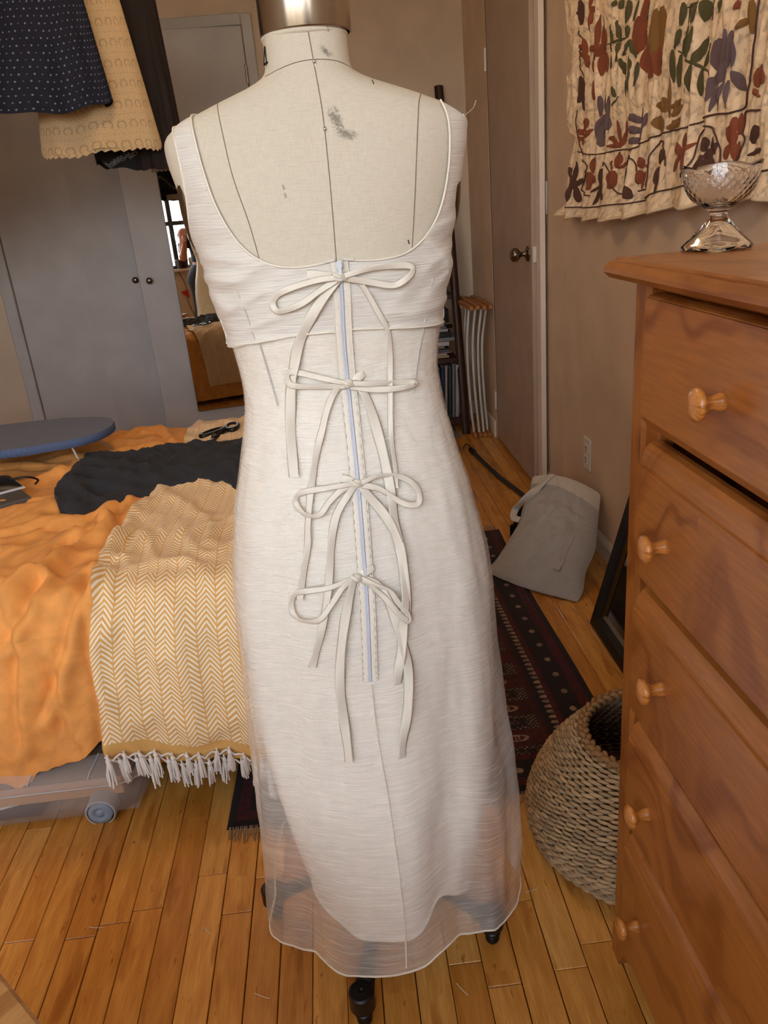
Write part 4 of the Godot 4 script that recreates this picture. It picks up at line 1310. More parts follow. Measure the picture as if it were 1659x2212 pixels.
func ribbon_ties(d: Node3D, o: Vector3) -> void:
	var bows := [
		{"knot": Vector2(.016, 1.120), "tab": [Vector2(-.022, 1.126), Vector2(.006, 1.1205)],
		"loops": [[Vector2(.014, 1.119), Vector2(-.008, 1.119), Vector2(-.036, 1.114), Vector2(-.057, 1.107), Vector2(-.066, 1.098), Vector2(-.065, 1.089), Vector2(-.057, 1.086), Vector2(-.033, 1.093), Vector2(-.010, 1.106), Vector2(.012, 1.117)], [Vector2(.018, 1.120), Vector2(.047, 1.125), Vector2(.075, 1.126), Vector2(.101, 1.124), Vector2(.104, 1.116), Vector2(.091, 1.107), Vector2(.077, 1.104), Vector2(.052, 1.110), Vector2(.019, 1.118)]],
		"tails": [[Vector2(.013, 1.117), Vector2(-.002, 1.102), Vector2(-.018, 1.083), Vector2(-.031, 1.063), Vector2(-.043, 1.041), Vector2(-.052, 1.015), Vector2(-.058, .995), Vector2(-.064, .954), Vector2(-.067, .919), Vector2(-.069, .876)], [Vector2(.020, 1.122), Vector2(.030, 1.119), Vector2(.043, 1.105), Vector2(.057, 1.076), Vector2(.069, 1.050), Vector2(.070, 1.023), Vector2(.066, .976), Vector2(.062, .930), Vector2(.062, .907), Vector2(.063, .877), Vector2(.061, .850)]], "width": [0.0125, 0.0065]},
		{"knot": Vector2(.013, .990), "tab": [Vector2(.034, .999), Vector2(.020, .992)],
		"loops": [[Vector2(.011, .991), Vector2(-.016, .999), Vector2(-.044, 1.008), Vector2(-.059, 1.010), Vector2(-.062, 1.002), Vector2(-.056, .993), Vector2(-.029, .989), Vector2(.009, .987)], [Vector2(.016, .990), Vector2(.041, .986), Vector2(.071, .983), Vector2(.096, .980), Vector2(.097, .976), Vector2(.070, .976), Vector2(.041, .979), Vector2(.016, .986)]],
		"tails": [[Vector2(.011, .988), Vector2(-.003, .982), Vector2(-.015, .963), Vector2(-.026, .934), Vector2(-.036, .906), Vector2(-.044, .877), Vector2(-.052, .847), Vector2(-.059, .811), Vector2(-.062, .786), Vector2(-.072, .748), Vector2(-.081, .712)], [Vector2(.015, .989), Vector2(.028, .983), Vector2(.038, .957), Vector2(.045, .921), Vector2(.050, .885), Vector2(.054, .848), Vector2(.055, .818), Vector2(.056, .793), Vector2(.060, .764), Vector2(.061, .727), Vector2(.062, .694), Vector2(.059, .671)]], "width": [0.0085, 0.0125]},
		{"knot": Vector2(.011, .864), "tab": [Vector2(-.008, .871), Vector2(.006, .866)],
		"loops": [[Vector2(.008, .864), Vector2(-.017, .863), Vector2(-.041, .861), Vector2(-.062, .856), Vector2(-.070, .849), Vector2(-.069, .839), Vector2(-.057, .828), Vector2(-.041, .829), Vector2(-.028, .843), Vector2(-.011, .856), Vector2(.007, .862)], [Vector2(.014, .864), Vector2(.035, .869), Vector2(.057, .868), Vector2(.077, .859), Vector2(.090, .845), Vector2(.091, .831), Vector2(.085, .826), Vector2(.068, .831), Vector2(.052, .843), Vector2(.037, .854), Vector2(.015, .862)]],
		"tails": [[Vector2(.008, .860), Vector2(-.007, .844), Vector2(-.019, .827), Vector2(-.027, .803), Vector2(-.033, .772), Vector2(-.040, .734), Vector2(-.048, .701), Vector2(-.055, .675), Vector2(-.066, .641), Vector2(-.076, .612)], [Vector2(.015, .861), Vector2(.029, .840), Vector2(.045, .814), Vector2(.056, .784), Vector2(.061, .747), Vector2(.060, .702), Vector2(.053, .662), Vector2(.048, .629), Vector2(.042, .603), Vector2(.038, .580)]], "width": [0.0100, 0.0125]},
		{"knot": Vector2(-.002, .741), "tab": [Vector2(.022, .751), Vector2(.004, .743)],
		"loops": [[Vector2(-.005, .742), Vector2(-.034, .732), Vector2(-.065, .728), Vector2(-.085, .723), Vector2(-.093, .708), Vector2(-.092, .692), Vector2(-.080, .684), Vector2(-.058, .687), Vector2(-.040, .707), Vector2(-.022, .729), Vector2(-.006, .738)], [Vector2(.003, .741), Vector2(.021, .730), Vector2(.039, .719), Vector2(.049, .701), Vector2(.060, .683), Vector2(.061, .671), Vector2(.050, .684), Vector2(.035, .706), Vector2(.018, .725), Vector2(.002, .738)]],
		"tails": [[Vector2(-.006, .737), Vector2(-.017, .705), Vector2(-.028, .666), Vector2(-.037, .619), Vector2(-.041, .578), Vector2(-.041, .537), Vector2(-.041, .502), Vector2(-.041, .465)], [Vector2(.004, .739), Vector2(.023, .728), Vector2(.035, .706), Vector2(.043, .678), Vector2(.050, .643), Vector2(.055, .607), Vector2(.052, .567), Vector2(.047, .533), Vector2(.039, .499), Vector2(.034, .470)]], "width": [0.0125, 0.0125]}]
	for b in bows:
		var k: Vector2 = b.knot
		var m := Maker.new()
		var c := o + on_dress(k.x, k.y, 0.008)
		m.ball(c, Vector3(0.0068, 0.0060, 0.0050), 14)
		m.tube(curve([c + Vector3(-0.0065, 0.003, -0.001), c + Vector3(-0.001, 0.001, 0.0054), c + Vector3(0.0062, -0.003, -0.001)], 5), 0.0026, 8)
		var bow := put("ribbon_tie", m, M.ribbon, d)
		for l in b.loops:
			put("loop", tie(l, 0.0085, 0.0060, o, 0.003, 0.08), M.ribbon, bow)
		for i in 2:
			put("tail", tie(b.tails[i], b.width[i] * 1.15, 0.0040, o, 0.0015, 0.05), M.ribbon, bow)
		put("sewn_end", tie(b.tab, 0.012, 0.0030, o, 0.0, 0.12), M.ribbon, bow)
	# a few loose threads on the hem and side
	var m := Maker.new()
	m.tube(curve([o + skirt_at(0.98, 0.40), o + skirt_at(1.0, 0.40, 0.010) + Vector3(0, 0.004, 0), o + skirt_at(1.0, 0.395, 0.014)], 5), 0.0003, 4)
	m.tube(curve([o + at_back(0.186, 1.285, 0.004), o + at_back(0.186, 1.285, 0.012) + Vector3(0.008, 0.006, 0), o + at_back(0.186, 1.285, 0.012) + Vector3(0.012, 0.014, 0)], 5), 0.0003, 4)
	put("loose_thread", m, M.thread, d)


# ---------------------------------------------------------------- tapestry
const TAP_LEFT := [[1.095, -2.767], [1.17, -2.689], [1.264, -2.664], [1.336, -2.639], [1.379, -2.720], [1.508, -2.735], [1.562, -2.640], [1.631, -2.736], [1.716, -2.737], [1.78, -2.66], [1.85, -2.74], [2.2, -2.72]]
const TAP_LOW := [[-2.767, 1.095], [-2.469, 1.090], [-2.213, 1.092], [-2.071, 1.105], [-1.931, 1.120], [-1.847, 1.123], [-1.614, 1.136], [-1.2, 1.150], [-0.9, 1.15]]


func tapestry_at(z: float, y: float, lift := 0.0) -> Vector3:
	var low := smooth(1.32, 1.10, y)
	var zz := z + 0.025 * noise.get_noise_2d(z * 3.0, y * 3.0)
	var gather := ridge.get_noise_2d(zz * 9.0, y * 1.1) * 0.0145 + noise.get_noise_2d(zz * 26.0, y * 5.0) * 0.0055
	var flute := (0.5 + 0.5 * sin(zz * TAU / 0.165 + 0.8)) * 0.030 * low
	var puff := noise.get_noise_2d(zz * 7.0, y * 9.0) * 0.004
	return Vector3(0.820 - gather * (1.0 - 0.5 * low) - flute - puff - lift, y, z)


func tapestry() -> void:
	var t := thing("tapestry", "gathered cream wall hanging embroidered with rust, olive and purple flowers", "wall hanging")
	var m := Maker.new()
	m.grid(330, 150, func(u: float, v: float) -> Vector3:
		var z := lerpf(-2.74, -0.95, u)
		var y := lerpf(line(TAP_LOW, z), 2.15, v)
		z = lerpf(line(TAP_LEFT, y), -0.95, u)
		y = lerpf(line(TAP_LOW, z) + 0.004 * sin(z * 36.0), 2.15, v)
		return tapestry_at(z, y), 1.8, 1.05)
	put("cloth", m, M.tapestry, t)
	m = Maker.new()                                          # stitched hem
	var path := []
	for i in 121:
		var z := lerpf(-2.765, -0.95, i / 120.0)
		path.append(tapestry_at(z, line(TAP_LOW, z) + 0.004 * sin(z * 36.0) + 0.004, 0.001))
	put("hem", tubed(path, 0.0035, 6, Vector3.UP, 0.5), M.tapestry, t)
	put("rod", tubed([Vector3(0.825, 2.165, -2.80), Vector3(0.825, 2.165, -0.90)], 0.009, 10), M.walnut, t)
	var dyes := {"rust": Color(0.55, 0.285, 0.17), "purple": Color(0.43, 0.355, 0.375), "olive": Color(0.335, 0.315, 0.175), "brown": Color(0.33, 0.205, 0.155), "gold": Color(0.53, 0.38, 0.18)}
	var threads := {}
	for k in dyes:
		threads[k] = mat(dyes[k], 0.8, {"tex": T.linen, "scale": Vector3(14, 14, 14), "relief": T.linen, "height": 0.05, "sheen": 0.25})
	var motifs := [
		["flower", "rust", [[-2.424, 1.537, -2.414, 1.615, 0.025], [-2.394, 1.532, -2.374, 1.602, 0.024], [-2.369, 1.528, -2.353, 1.571, 0.018], [-2.409, 1.532, -2.503, 1.547, 0.017], [-2.434, 1.528, -2.458, 1.483, 0.026], [-2.393, 1.522, -2.400, 1.466, 0.027], [-2.359, 1.516, -2.356, 1.469, 0.021], [-2.395, 1.544, -2.393, 1.514, 0.082]]],
		["leaf_sprig", "rust", [[-2.513, 1.533, -2.548, 1.582, 0.031], [-2.514, 1.536, -2.588, 1.570, 0.018], [-2.508, 1.524, -2.596, 1.551, 0.014], [-2.519, 1.534, -2.490, 1.502, 0.028]]],
		["leaf_sprig", "brown", [[-2.567, 1.619, -2.569, 1.681, 0.031], [-2.573, 1.631, -2.608, 1.684, 0.022], [-2.567, 1.630, -2.619, 1.660, 0.017]]],
		["flower", "rust", [[-2.481, 1.639, -2.493, 1.665, 0.038], [-2.481, 1.643, -2.440, 1.633, 0.016], [-2.476, 1.635, -2.458, 1.604, 0.026], [-2.481, 1.633, -2.473, 1.590, 0.023]]],
		["leaf_spray", "olive", [[-2.355, 1.534, -2.195, 1.524, 0.006], [-2.290, 1.528, -2.325, 1.573, 0.029], [-2.241, 1.525, -2.280, 1.574, 0.024], [-2.199, 1.524, -2.210, 1.550, 0.030], [-2.299, 1.526, -2.332, 1.473, 0.025], [-2.246, 1.523, -2.282, 1.483, 0.023], [-2.182, 1.516, -2.230, 1.489, 0.017], [-2.178, 1.518, -2.138, 1.470, 0.018]]],
		["leaf_spray", "olive", [[-2.179, 1.443, -2.187, 1.482, 0.031], [-2.212, 1.435, -2.251, 1.484, 0.023], [-2.176, 1.453, -2.180, 1.399, 0.023], [-2.144, 1.408, -2.125, 1.459, 0.033], [-2.208, 1.383, -2.221, 1.435, 0.023], [-2.271, 1.401, -2.296, 1.425, 0.020], [-2.307, 1.376, -2.253, 1.399, 0.006]]],
		["leaf_spray", "olive", [[-2.252, 1.598, -2.236, 1.611, 0.020], [-2.219, 1.559, -2.190, 1.601, 0.036], [-2.173, 1.555, -2.146, 1.592, 0.022], [-2.292, 1.609, -2.288, 1.622, 0.019]]],
		["flower", "rust", [[-2.123, 1.479, -2.150, 1.555, 0.070], [-2.097, 1.494, -2.079, 1.430, 0.052], [-2.045, 1.485, -2.037, 1.412, 0.059], [-2.014, 1.492, -1.998, 1.413, 0.049], [-2.117, 1.533, -2.107, 1.587, 0.055], [-1.986, 1.463, -1.985, 1.426, 0.045]]],
		["flower", "gold", [[-2.024, 1.549, -2.011, 1.436, 0.058], [-1.997, 1.549, -1.990, 1.464, 0.049]]],
		["flower", "purple", [[-2.070, 1.579, -2.072, 1.537, 0.041]]],
		["leaf_sprig", "brown", [[-2.571, 1.423, -2.579, 1.489, 0.050], [-2.565, 1.422, -2.613, 1.434, 0.019], [-2.560, 1.428, -2.530, 1.396, 0.029]]],
		["flower", "purple", [[-2.404, 1.364, -2.407, 1.417, 0.028], [-2.364, 1.360, -2.377, 1.417, 0.024], [-2.339, 1.358, -2.347, 1.410, 0.023]]],
		["flower", "purple", [[-2.399, 1.355, -2.449, 1.305, 0.025], [-2.383, 1.352, -2.379, 1.286, 0.049], [-2.373, 1.350, -2.345, 1.304, 0.028], [-2.354, 1.360, -2.313, 1.331, 0.035], [-2.374, 1.368, -2.372, 1.340, 0.080]]],
		["leaf", "rust", [[-2.454, 1.413, -2.462, 1.462, 0.040]]],
		["leaf_sprig", "rust", [[-2.516, 1.336, -2.523, 1.373, 0.048], [-2.521, 1.324, -2.586, 1.345, 0.017], [-2.515, 1.308, -2.589, 1.325, 0.013], [-2.527, 1.324, -2.477, 1.337, 0.018], [-2.533, 1.314, -2.555, 1.303, 0.017]]],
		["leaf_sprig", "rust", [[-2.239, 1.277, -2.316, 1.305, 0.020], [-2.239, 1.277, -2.324, 1.284, 0.011], [-2.239, 1.277, -2.253, 1.342, 0.016], [-2.234, 1.277, -2.200, 1.339, 0.021]]],
		["leaf_sprig", "purple", [[-2.087, 1.280, -2.095, 1.357, 0.025], [-2.091, 1.323, -2.175, 1.345, 0.019], [-2.089, 1.302, -2.187, 1.314, 0.019], [-2.087, 1.281, -2.180, 1.285, 0.017], [-2.082, 1.309, -2.059, 1.340, 0.017]]],
		["flower", "brown", [[-2.594, 1.195, -2.590, 1.258, 0.038], [-2.600, 1.195, -2.665, 1.242, 0.030], [-2.582, 1.193, -2.534, 1.206, 0.019], [-2.606, 1.192, -2.696, 1.140, 0.020], [-2.600, 1.188, -2.621, 1.145, 0.033], [-2.582, 1.188, -2.550, 1.143, 0.037], [-2.595, 1.209, -2.594, 1.179, 0.070]]],
		["flower", "rust", [[-2.439, 1.220, -2.457, 1.260, 0.047], [-2.433, 1.218, -2.419, 1.260, 0.024], [-2.450, 1.217, -2.476, 1.179, 0.064], [-2.422, 1.212, -2.410, 1.194, 0.024]]],
		["flower", "brown", [[-2.368, 1.185, -2.376, 1.229, 0.042], [-2.373, 1.181, -2.436, 1.168, 0.009], [-2.363, 1.181, -2.418, 1.134, 0.017], [-2.357, 1.181, -2.375, 1.135, 0.020], [-2.352, 1.181, -2.305, 1.148, 0.020], [-2.366, 1.194, -2.362, 1.173, 0.042]]],
		["flower", "rust", [[-2.262, 1.223, -2.292, 1.242, 0.019], [-2.249, 1.225, -2.242, 1.264, 0.033], [-2.239, 1.225, -2.187, 1.239, 0.011], [-2.262, 1.221, -2.273, 1.175, 0.062]]],
		["flower", "brown", [[-2.170, 1.194, -2.168, 1.217, 0.022], [-2.153, 1.193, -2.134, 1.222, 0.027], [-2.178, 1.191, -2.199, 1.173, 0.020], [-2.164, 1.180, -2.206, 1.147, 0.013], [-2.160, 1.179, -2.187, 1.140, 0.017], [-2.138, 1.180, -2.094, 1.151, 0.025], [-2.162, 1.199, -2.155, 1.172, 0.048]]],
		["flower", "rust", [[-2.069, 1.218, -2.079, 1.243, 0.023], [-2.061, 1.222, -2.016, 1.222, 0.014], [-2.072, 1.212, -2.085, 1.183, 0.035], [-2.060, 1.210, -2.072, 1.169, 0.012], [-2.052, 1.210, -2.040, 1.169, 0.015], [-2.045, 1.213, -2.015, 1.184, 0.012]]],
		["flower", "brown", [[-1.946, 1.221, -1.947, 1.254, 0.038], [-1.950, 1.217, -1.952, 1.177, 0.041], [-1.937, 1.207, -1.954, 1.161, 0.018]]],
		["flower", "rust", [[-1.837, 1.243, -1.884, 1.253, 0.025], [-1.827, 1.241, -1.826, 1.279, 0.030], [-1.818, 1.243, -1.776, 1.255, 0.011], [-1.841, 1.229, -1.888, 1.204, 0.018], [-1.816, 1.232, -1.822, 1.204, 0.032], [-1.831, 1.249, -1.828, 1.225, 0.039]]],
		["flower", "brown", [[-1.721, 1.236, -1.728, 1.263, 0.029], [-1.701, 1.234, -1.695, 1.262, 0.020], [-1.698, 1.230, -1.674, 1.249, 0.015], [-1.725, 1.227, -1.763, 1.205, 0.022], [-1.708, 1.225, -1.710, 1.198, 0.038], [-1.713, 1.240, -1.707, 1.220, 0.028]]],
		["flower", "rust", [[-1.626, 1.246, -1.641, 1.275, 0.029], [-1.616, 1.257, -1.619, 1.290, 0.021], [-1.606, 1.259, -1.585, 1.278, 0.016], [-1.629, 1.243, -1.637, 1.216, 0.023], [-1.609, 1.246, -1.598, 1.212, 0.015], [-1.599, 1.246, -1.591, 1.211, 0.011], [-1.601, 1.259, -1.605, 1.295, 0.018], [-1.619, 1.263, -1.613, 1.240, 0.033]]],
		["leaf_sprig", "gold", [[-1.930, 1.317, -1.937, 1.401, 0.015], [-1.935, 1.334, -1.998, 1.351, 0.022], [-1.932, 1.336, -1.967, 1.362, 0.016], [-1.929, 1.338, -1.867, 1.348, 0.014], [-1.924, 1.322, -1.859, 1.335, 0.018]]],
		["leaf_sprig", "gold", [[-1.941, 1.295, -2.006, 1.318, 0.032], [-1.934, 1.297, -1.852, 1.309, 0.019]]],
		["leaf_spray", "olive", [[-1.913, 1.451, -1.720, 1.374, 0.006], [-1.920, 1.453, -1.889, 1.485, 0.023], [-1.886, 1.439, -1.839, 1.483, 0.032], [-1.839, 1.421, -1.809, 1.477, 0.021], [-1.817, 1.410, -1.762, 1.449, 0.025], [-1.774, 1.396, -1.740, 1.434, 0.020], [-1.927, 1.453, -1.918, 1.387, 0.022], [-1.892, 1.438, -1.890, 1.375, 0.025], [-1.851, 1.419, -1.843, 1.358, 0.018], [-1.819, 1.408, -1.818, 1.356, 0.023], [-1.779, 1.394, -1.780, 1.344, 0.022]]],
		["leaf_spray", "olive", [[-1.889, 1.492, -1.886, 1.534, 0.025], [-1.858, 1.487, -1.863, 1.527, 0.017], [-1.816, 1.485, -1.826, 1.519, 0.028], [-1.775, 1.479, -1.789, 1.518, 0.033], [-1.738, 1.474, -1.758, 1.511, 0.022], [-1.708, 1.481, -1.722, 1.504, 0.026], [-1.875, 1.522, -1.800, 1.518, 0.006]]],
		["flower", "purple", [[-1.695, 1.381, -1.711, 1.435, 0.050], [-1.675, 1.384, -1.667, 1.446, 0.025], [-1.656, 1.379, -1.644, 1.439, 0.016], [-1.641, 1.376, -1.631, 1.430, 0.021], [-1.644, 1.369, -1.595, 1.335, 0.025], [-1.708, 1.368, -1.736, 1.331, 0.038], [-1.689, 1.361, -1.716, 1.309, 0.016], [-1.670, 1.358, -1.694, 1.309, 0.012], [-1.652, 1.357, -1.660, 1.308, 0.019], [-1.683, 1.389, -1.675, 1.357, 0.057]]],
		["leaf_sprig", "gold", [[-1.581, 1.475, -1.572, 1.421, 0.027], [-1.587, 1.446, -1.623, 1.439, 0.013]]],
		["leaf_sprig", "rust", [[-1.650, 1.474, -1.640, 1.487, 0.014], [-1.623, 1.469, -1.618, 1.482, 0.010]]],
		["flower", "rust", [[-1.539, 1.362, -1.533, 1.330, 0.025], [-1.529, 1.366, -1.517, 1.334, 0.020], [-1.520, 1.314, -1.558, 1.330, 0.010]]],
		["flower", "brown", [[-1.517, 1.262, -1.547, 1.242, 0.031], [-1.495, 1.227, -1.549, 1.219, 0.010], [-1.491, 1.205, -1.530, 1.201, 0.007]]],
	]
	for q in motifs:
		m = Maker.new()
		for p in q[2]:
			var a := Vector2(p[0], p[1])
			var b := Vector2(p[2], p[3])
			var across := (b - a).orthogonal().normalized()
			var w: float = p[4]
			m.grid(6, 12, func(u: float, v: float) -> Vector3:
				var wide := w * (0.10 + 0.90 * pow(sin(PI * clampf(v * 0.93 + 0.035, 0.0, 1.0)), 0.7)) * 0.5
				var c := a.lerp(b, v) + across * (wide * (u * 2.0 - 1.0) + 0.10 * w * sin(v * PI))
				return tapestry_at(c.x, c.y, 0.0016 + 0.0022 * sin(u * PI) * sin(v * PI)), w, (b - a).length())
		put("embroidered_" + q[0], m, threads[q[1]], t)
	var vines := [
		[Vector2(-2.586, 1.286), Vector2(-2.443, 1.269), Vector2(-2.228, 1.269), Vector2(-2.138, 1.265), Vector2(-2.072, 1.276), Vector2(-1.937, 1.288), Vector2(-1.819, 1.290), Vector2(-1.710, 1.302), Vector2(-1.626, 1.299), Vector2(-1.581, 1.316), Vector2(-1.572, 1.392), Vector2(-1.565, 1.451), Vector2(-1.555, 1.60)],
		[Vector2(-2.716, 1.129), Vector2(-2.470, 1.126), Vector2(-2.275, 1.133), Vector2(-2.117, 1.137), Vector2(-2.026, 1.147), Vector2(-1.901, 1.166), Vector2(-1.582, 1.182), Vector2(-1.40, 1.195)],
		[Vector2(-2.590, 1.40), Vector2(-2.60, 1.36), Vector2(-2.565, 1.31), Vector2(-2.548, 1.266), Vector2(-2.487, 1.238), Vector2(-2.545, 1.175), Vector2(-2.437, 1.158)],
		[Vector2(-2.344, 1.235), Vector2(-2.320, 1.243), Vector2(-2.291, 1.217), Vector2(-2.25, 1.17), Vector2(-2.205, 1.160), Vector2(-2.17, 1.20), Vector2(-2.145, 1.251), Vector2(-2.090, 1.213)],
		[Vector2(-2.08, 1.165), Vector2(-2.02, 1.18), Vector2(-2.012, 1.229), Vector2(-1.985, 1.264), Vector2(-1.942, 1.268), Vector2(-1.914, 1.217)],
		[Vector2(-1.80, 1.19), Vector2(-1.769, 1.223), Vector2(-1.773, 1.270), Vector2(-1.735, 1.284), Vector2(-1.694, 1.274), Vector2(-1.667, 1.239), Vector2(-1.657, 1.208)],
		[Vector2(-1.519, 1.292), Vector2(-1.577, 1.294), Vector2(-1.579, 1.266), Vector2(-1.568, 1.244), Vector2(-1.588, 1.216), Vector2(-1.640, 1.195)],
		[Vector2(-2.60, 1.62), Vector2(-2.56, 1.57), Vector2(-2.60, 1.54), Vector2(-2.57, 1.50), Vector2(-2.53, 1.47), Vector2(-2.52, 1.42)]]
	for q in vines:
		path = []
		for c: Vector2 in curve(q, 10):
			path.append(tapestry_at(c.x, c.y, 0.0022))
		put("embroidered_vine", tubed(path, 0.0019, 5), threads.brown, t)


# ---------------------------------------------------------------- rug
func rug() -> void:
	var r := thing("rug", "worn dark red wool rug with cream medallions and frayed fringe under the dress", "rug", Vector3(0.108, 0, -2.005))
	var m := Maker.new()
	m.grid(60, 90, func(u: float, v: float) -> Vector3:
		var x := (u - 0.5) * 0.88 + 0.006 * sin(v * 7.0)
		var z := 0.70 - v * 1.40 + 0.004 * sin(u * 9.0)
		var lift := 0.0065 + 0.002 * noise.get_noise_2d(x * 6.0, z * 6.0)
		if u > 0.985 or u < 0.015 or v < 0.005 or v > 0.995:
			lift = 0.001
		return Vector3(x, lift, z), 1.0, 1.0)
	put("pile", m, M.rug, r)
	var rr := RandomNumberGenerator.new()
	rr.seed = 4
	for s in [1.0, -1.0]:
		m = Maker.new()
		for i in 330:
			var x := (i / 330.0 - 0.5) * 0.87 + rr.randf_range(-0.003, 0.003)
			var z0: float = s * 0.70 + 0.004 * sin((x / 0.88 + 0.5) * 9.0) * s
			var l := rr.randf_range(0.018, 0.040)
			var dx := rr.randf_range(-0.010, 0.010)
			m.tube([Vector3(x, 0.004, z0 - s * 0.004), Vector3(x + dx * 0.4, 0.003, z0 + s * l * 0.5), Vector3(x + dx, 0.0015, z0 + s * l)], 0.0009, 3, Vector3.ZERO, 1.0, false)
		put("fringe", m, M.fringe, r).set_meta("kind", "stuff")


# ---------------------------------------------------------------- basket
func basket() -> void:
	var turn := Basis()
	var b := thing("basket", "round seagrass belly basket with a plaited rim, on the floor behind the chest", "basket", Vector3(0.515, 0, -1.172))
	var o := Vector3(0, 0.004, 0)
	# profile: (height, radius)
	var prof := [[0.0, 0.06], [0.0, 0.18], [0.005, 0.208], [0.025, 0.228], [0.055, 0.231], [0.09, 0.222], [0.13, 0.204], [0.17, 0.178], [0.20, 0.152], [0.225, 0.128]]
	var shell := []
	for p in prof:
		shell.append(Vector2(p[1] - 0.0035, p[0]))
	shell.push_front(Vector2(0, 0.0))
	var m := Maker.new()
	m.lathe(shell, 48, Transform3D(turn, o))
	put("core", m, mat(Color(0.27, 0.185, 0.11), 0.9), b)
	var strand := Maker.new()                                # one twist of grass: a plump, tapered, slanting lens
	strand.tube(curve([Vector3(-0.0145, 0.0022, -0.0025), Vector3(-0.007, 0.0014, 0.0008), Vector3(0, 0, 0.0022), Vector3(0.007, -0.0014, 0.0008), Vector3(0.0145, -0.0022, -0.0025)], 2), func(t: float) -> float: return 0.0012 + 0.0039 * pow(sin(PI * t), 0.8), 6, Vector3.ZERO, 0.75, false)
	var mm := MultiMesh.new()
	mm.transform_format = MultiMesh.TRANSFORM_3D
	mm.use_colors = true
	mm.mesh = strand.mesh()
	var at: Array[Transform3D] = []
	var tint: Array[Color] = []
	var r := RandomNumberGenerator.new()
	r.seed = 12
	var length := 0.0
	for i in prof.size() - 1:
		length += Vector2(prof[i + 1][0] - prof[i][0], prof[i + 1][1] - prof[i][1]).length()
	var rows := int(length / 0.0088)
	var row := 0
	var s := 0.0
	while row < rows:
		var want := (row + 0.5) * length / rows
		var run := 0.0
		var i := 0
		while i < prof.size() - 2:
			var l := Vector2(prof[i + 1][0] - prof[i][0], prof[i + 1][1] - prof[i][1]).length()
			if run + l >= want:
				break
			run += l
			i += 1
		var a := Vector2(prof[i][1], prof[i][0])
		var e := Vector2(prof[i + 1][1], prof[i + 1][0])
		var p := a.lerp(e, (want - run) / (e - a).length())
		var tan := (e - a).normalized()
		var n := maxi(8, int(TAU * p.x / 0.0205))
		for k in n:
			var ang := TAU * (k + 0.5 * (row % 2) + r.randf_range(-0.06, 0.06)) / n
			var radial := turn * Vector3(cos(ang), 0, sin(ang))
			var along := turn * Vector3(-sin(ang), 0, cos(ang))
			var up := (radial * tan.x + turn * Vector3.UP * tan.y).normalized()
			var out := along.cross(up).normalized()
			if out.dot(radial) < -0.2:
				out = -out
			var sc := r.randf_range(0.9, 1.12)
			at.append(Transform3D(Basis(along * sc, up * sc, out * sc).rotated(out, r.randf_range(-0.08, 0.08)), o + radial * (p.x - 0.001) + turn * Vector3.UP * p.y))
			var g := r.randf_range(0.6, 1.0)
			tint.append(Color(0.56 * g, 0.385 * g, 0.205 * g))
		row += 1
	mm.instance_count = at.size()
	for i in at.size():
		mm.set_instance_transform(i, at[i])
		mm.set_instance_color(i, tint[i])
	var w := MultiMeshInstance3D.new()
	w.name = "woven_strands"
	w.multimesh = mm
	var wm := mat(Color(1, 1, 1), 0.62, {"sheen": 0.1})
	wm.vertex_color_use_as_albedo = true
	w.material_override = wm
	w.set_meta("kind", "stuff")
	b.add_child(w, true)
	# plaited rim at the mouth
	m = Maker.new()
	for strandn in 3:
		var path := []
		for i in 181:
			var ang := TAU * i / 180.0
			var ph := ang * 14.0 + strandn * TAU / 3.0
			path.append(o + Vector3(cos(ang) * (0.124 + 0.007 * sin(ph)), 0.230 + 0.006 * sin(ph * 2.0), sin(ang) * (0.124 + 0.007 * sin(ph))))
		m.tube(path, 0.0055, 6, Vector3.ZERO, 1.0, false)
	put("plaited_rim", m, mat(Color(0.58, 0.43, 0.26), 0.7), b)


# ---------------------------------------------------------------- storage bin under the bed
func rounded(x0: float, x1: float, z0: float, z1: float, r: float, per := 6) -> Array:
	var out := []
	for q in [[x1 - r, z1 - r, 0.0], [x0 + r, z1 - r, PI / 2], [x0 + r, z0 + r, PI], [x1 - r, z0 + r, PI * 1.5]]:
		for i in per + 1:
			var a: float = q[2] + PI / 2 * i / per
			out.append(Vector2(q[0] + r * cos(a), q[1] + r * sin(a)))
	return out


func shell_of(m: Maker, rings: Array) -> void:           # rings: [outline, y]
	m.soft()
	for i in rings.size() - 1:
		var a: Array = rings[i][0]
		var b: Array = rings[i + 1][0]
		for k in a.size():
			var l := (k + 1) % a.size()
			m.quad(Vector3(a[k].x, rings[i][1], a[k].y), Vector3(b[k].x, rings[i + 1][1], b[k].y), Vector3(b[l].x, rings[i + 1][1], b[l].y), Vector3(a[l].x, rings[i][1], a[l].y))


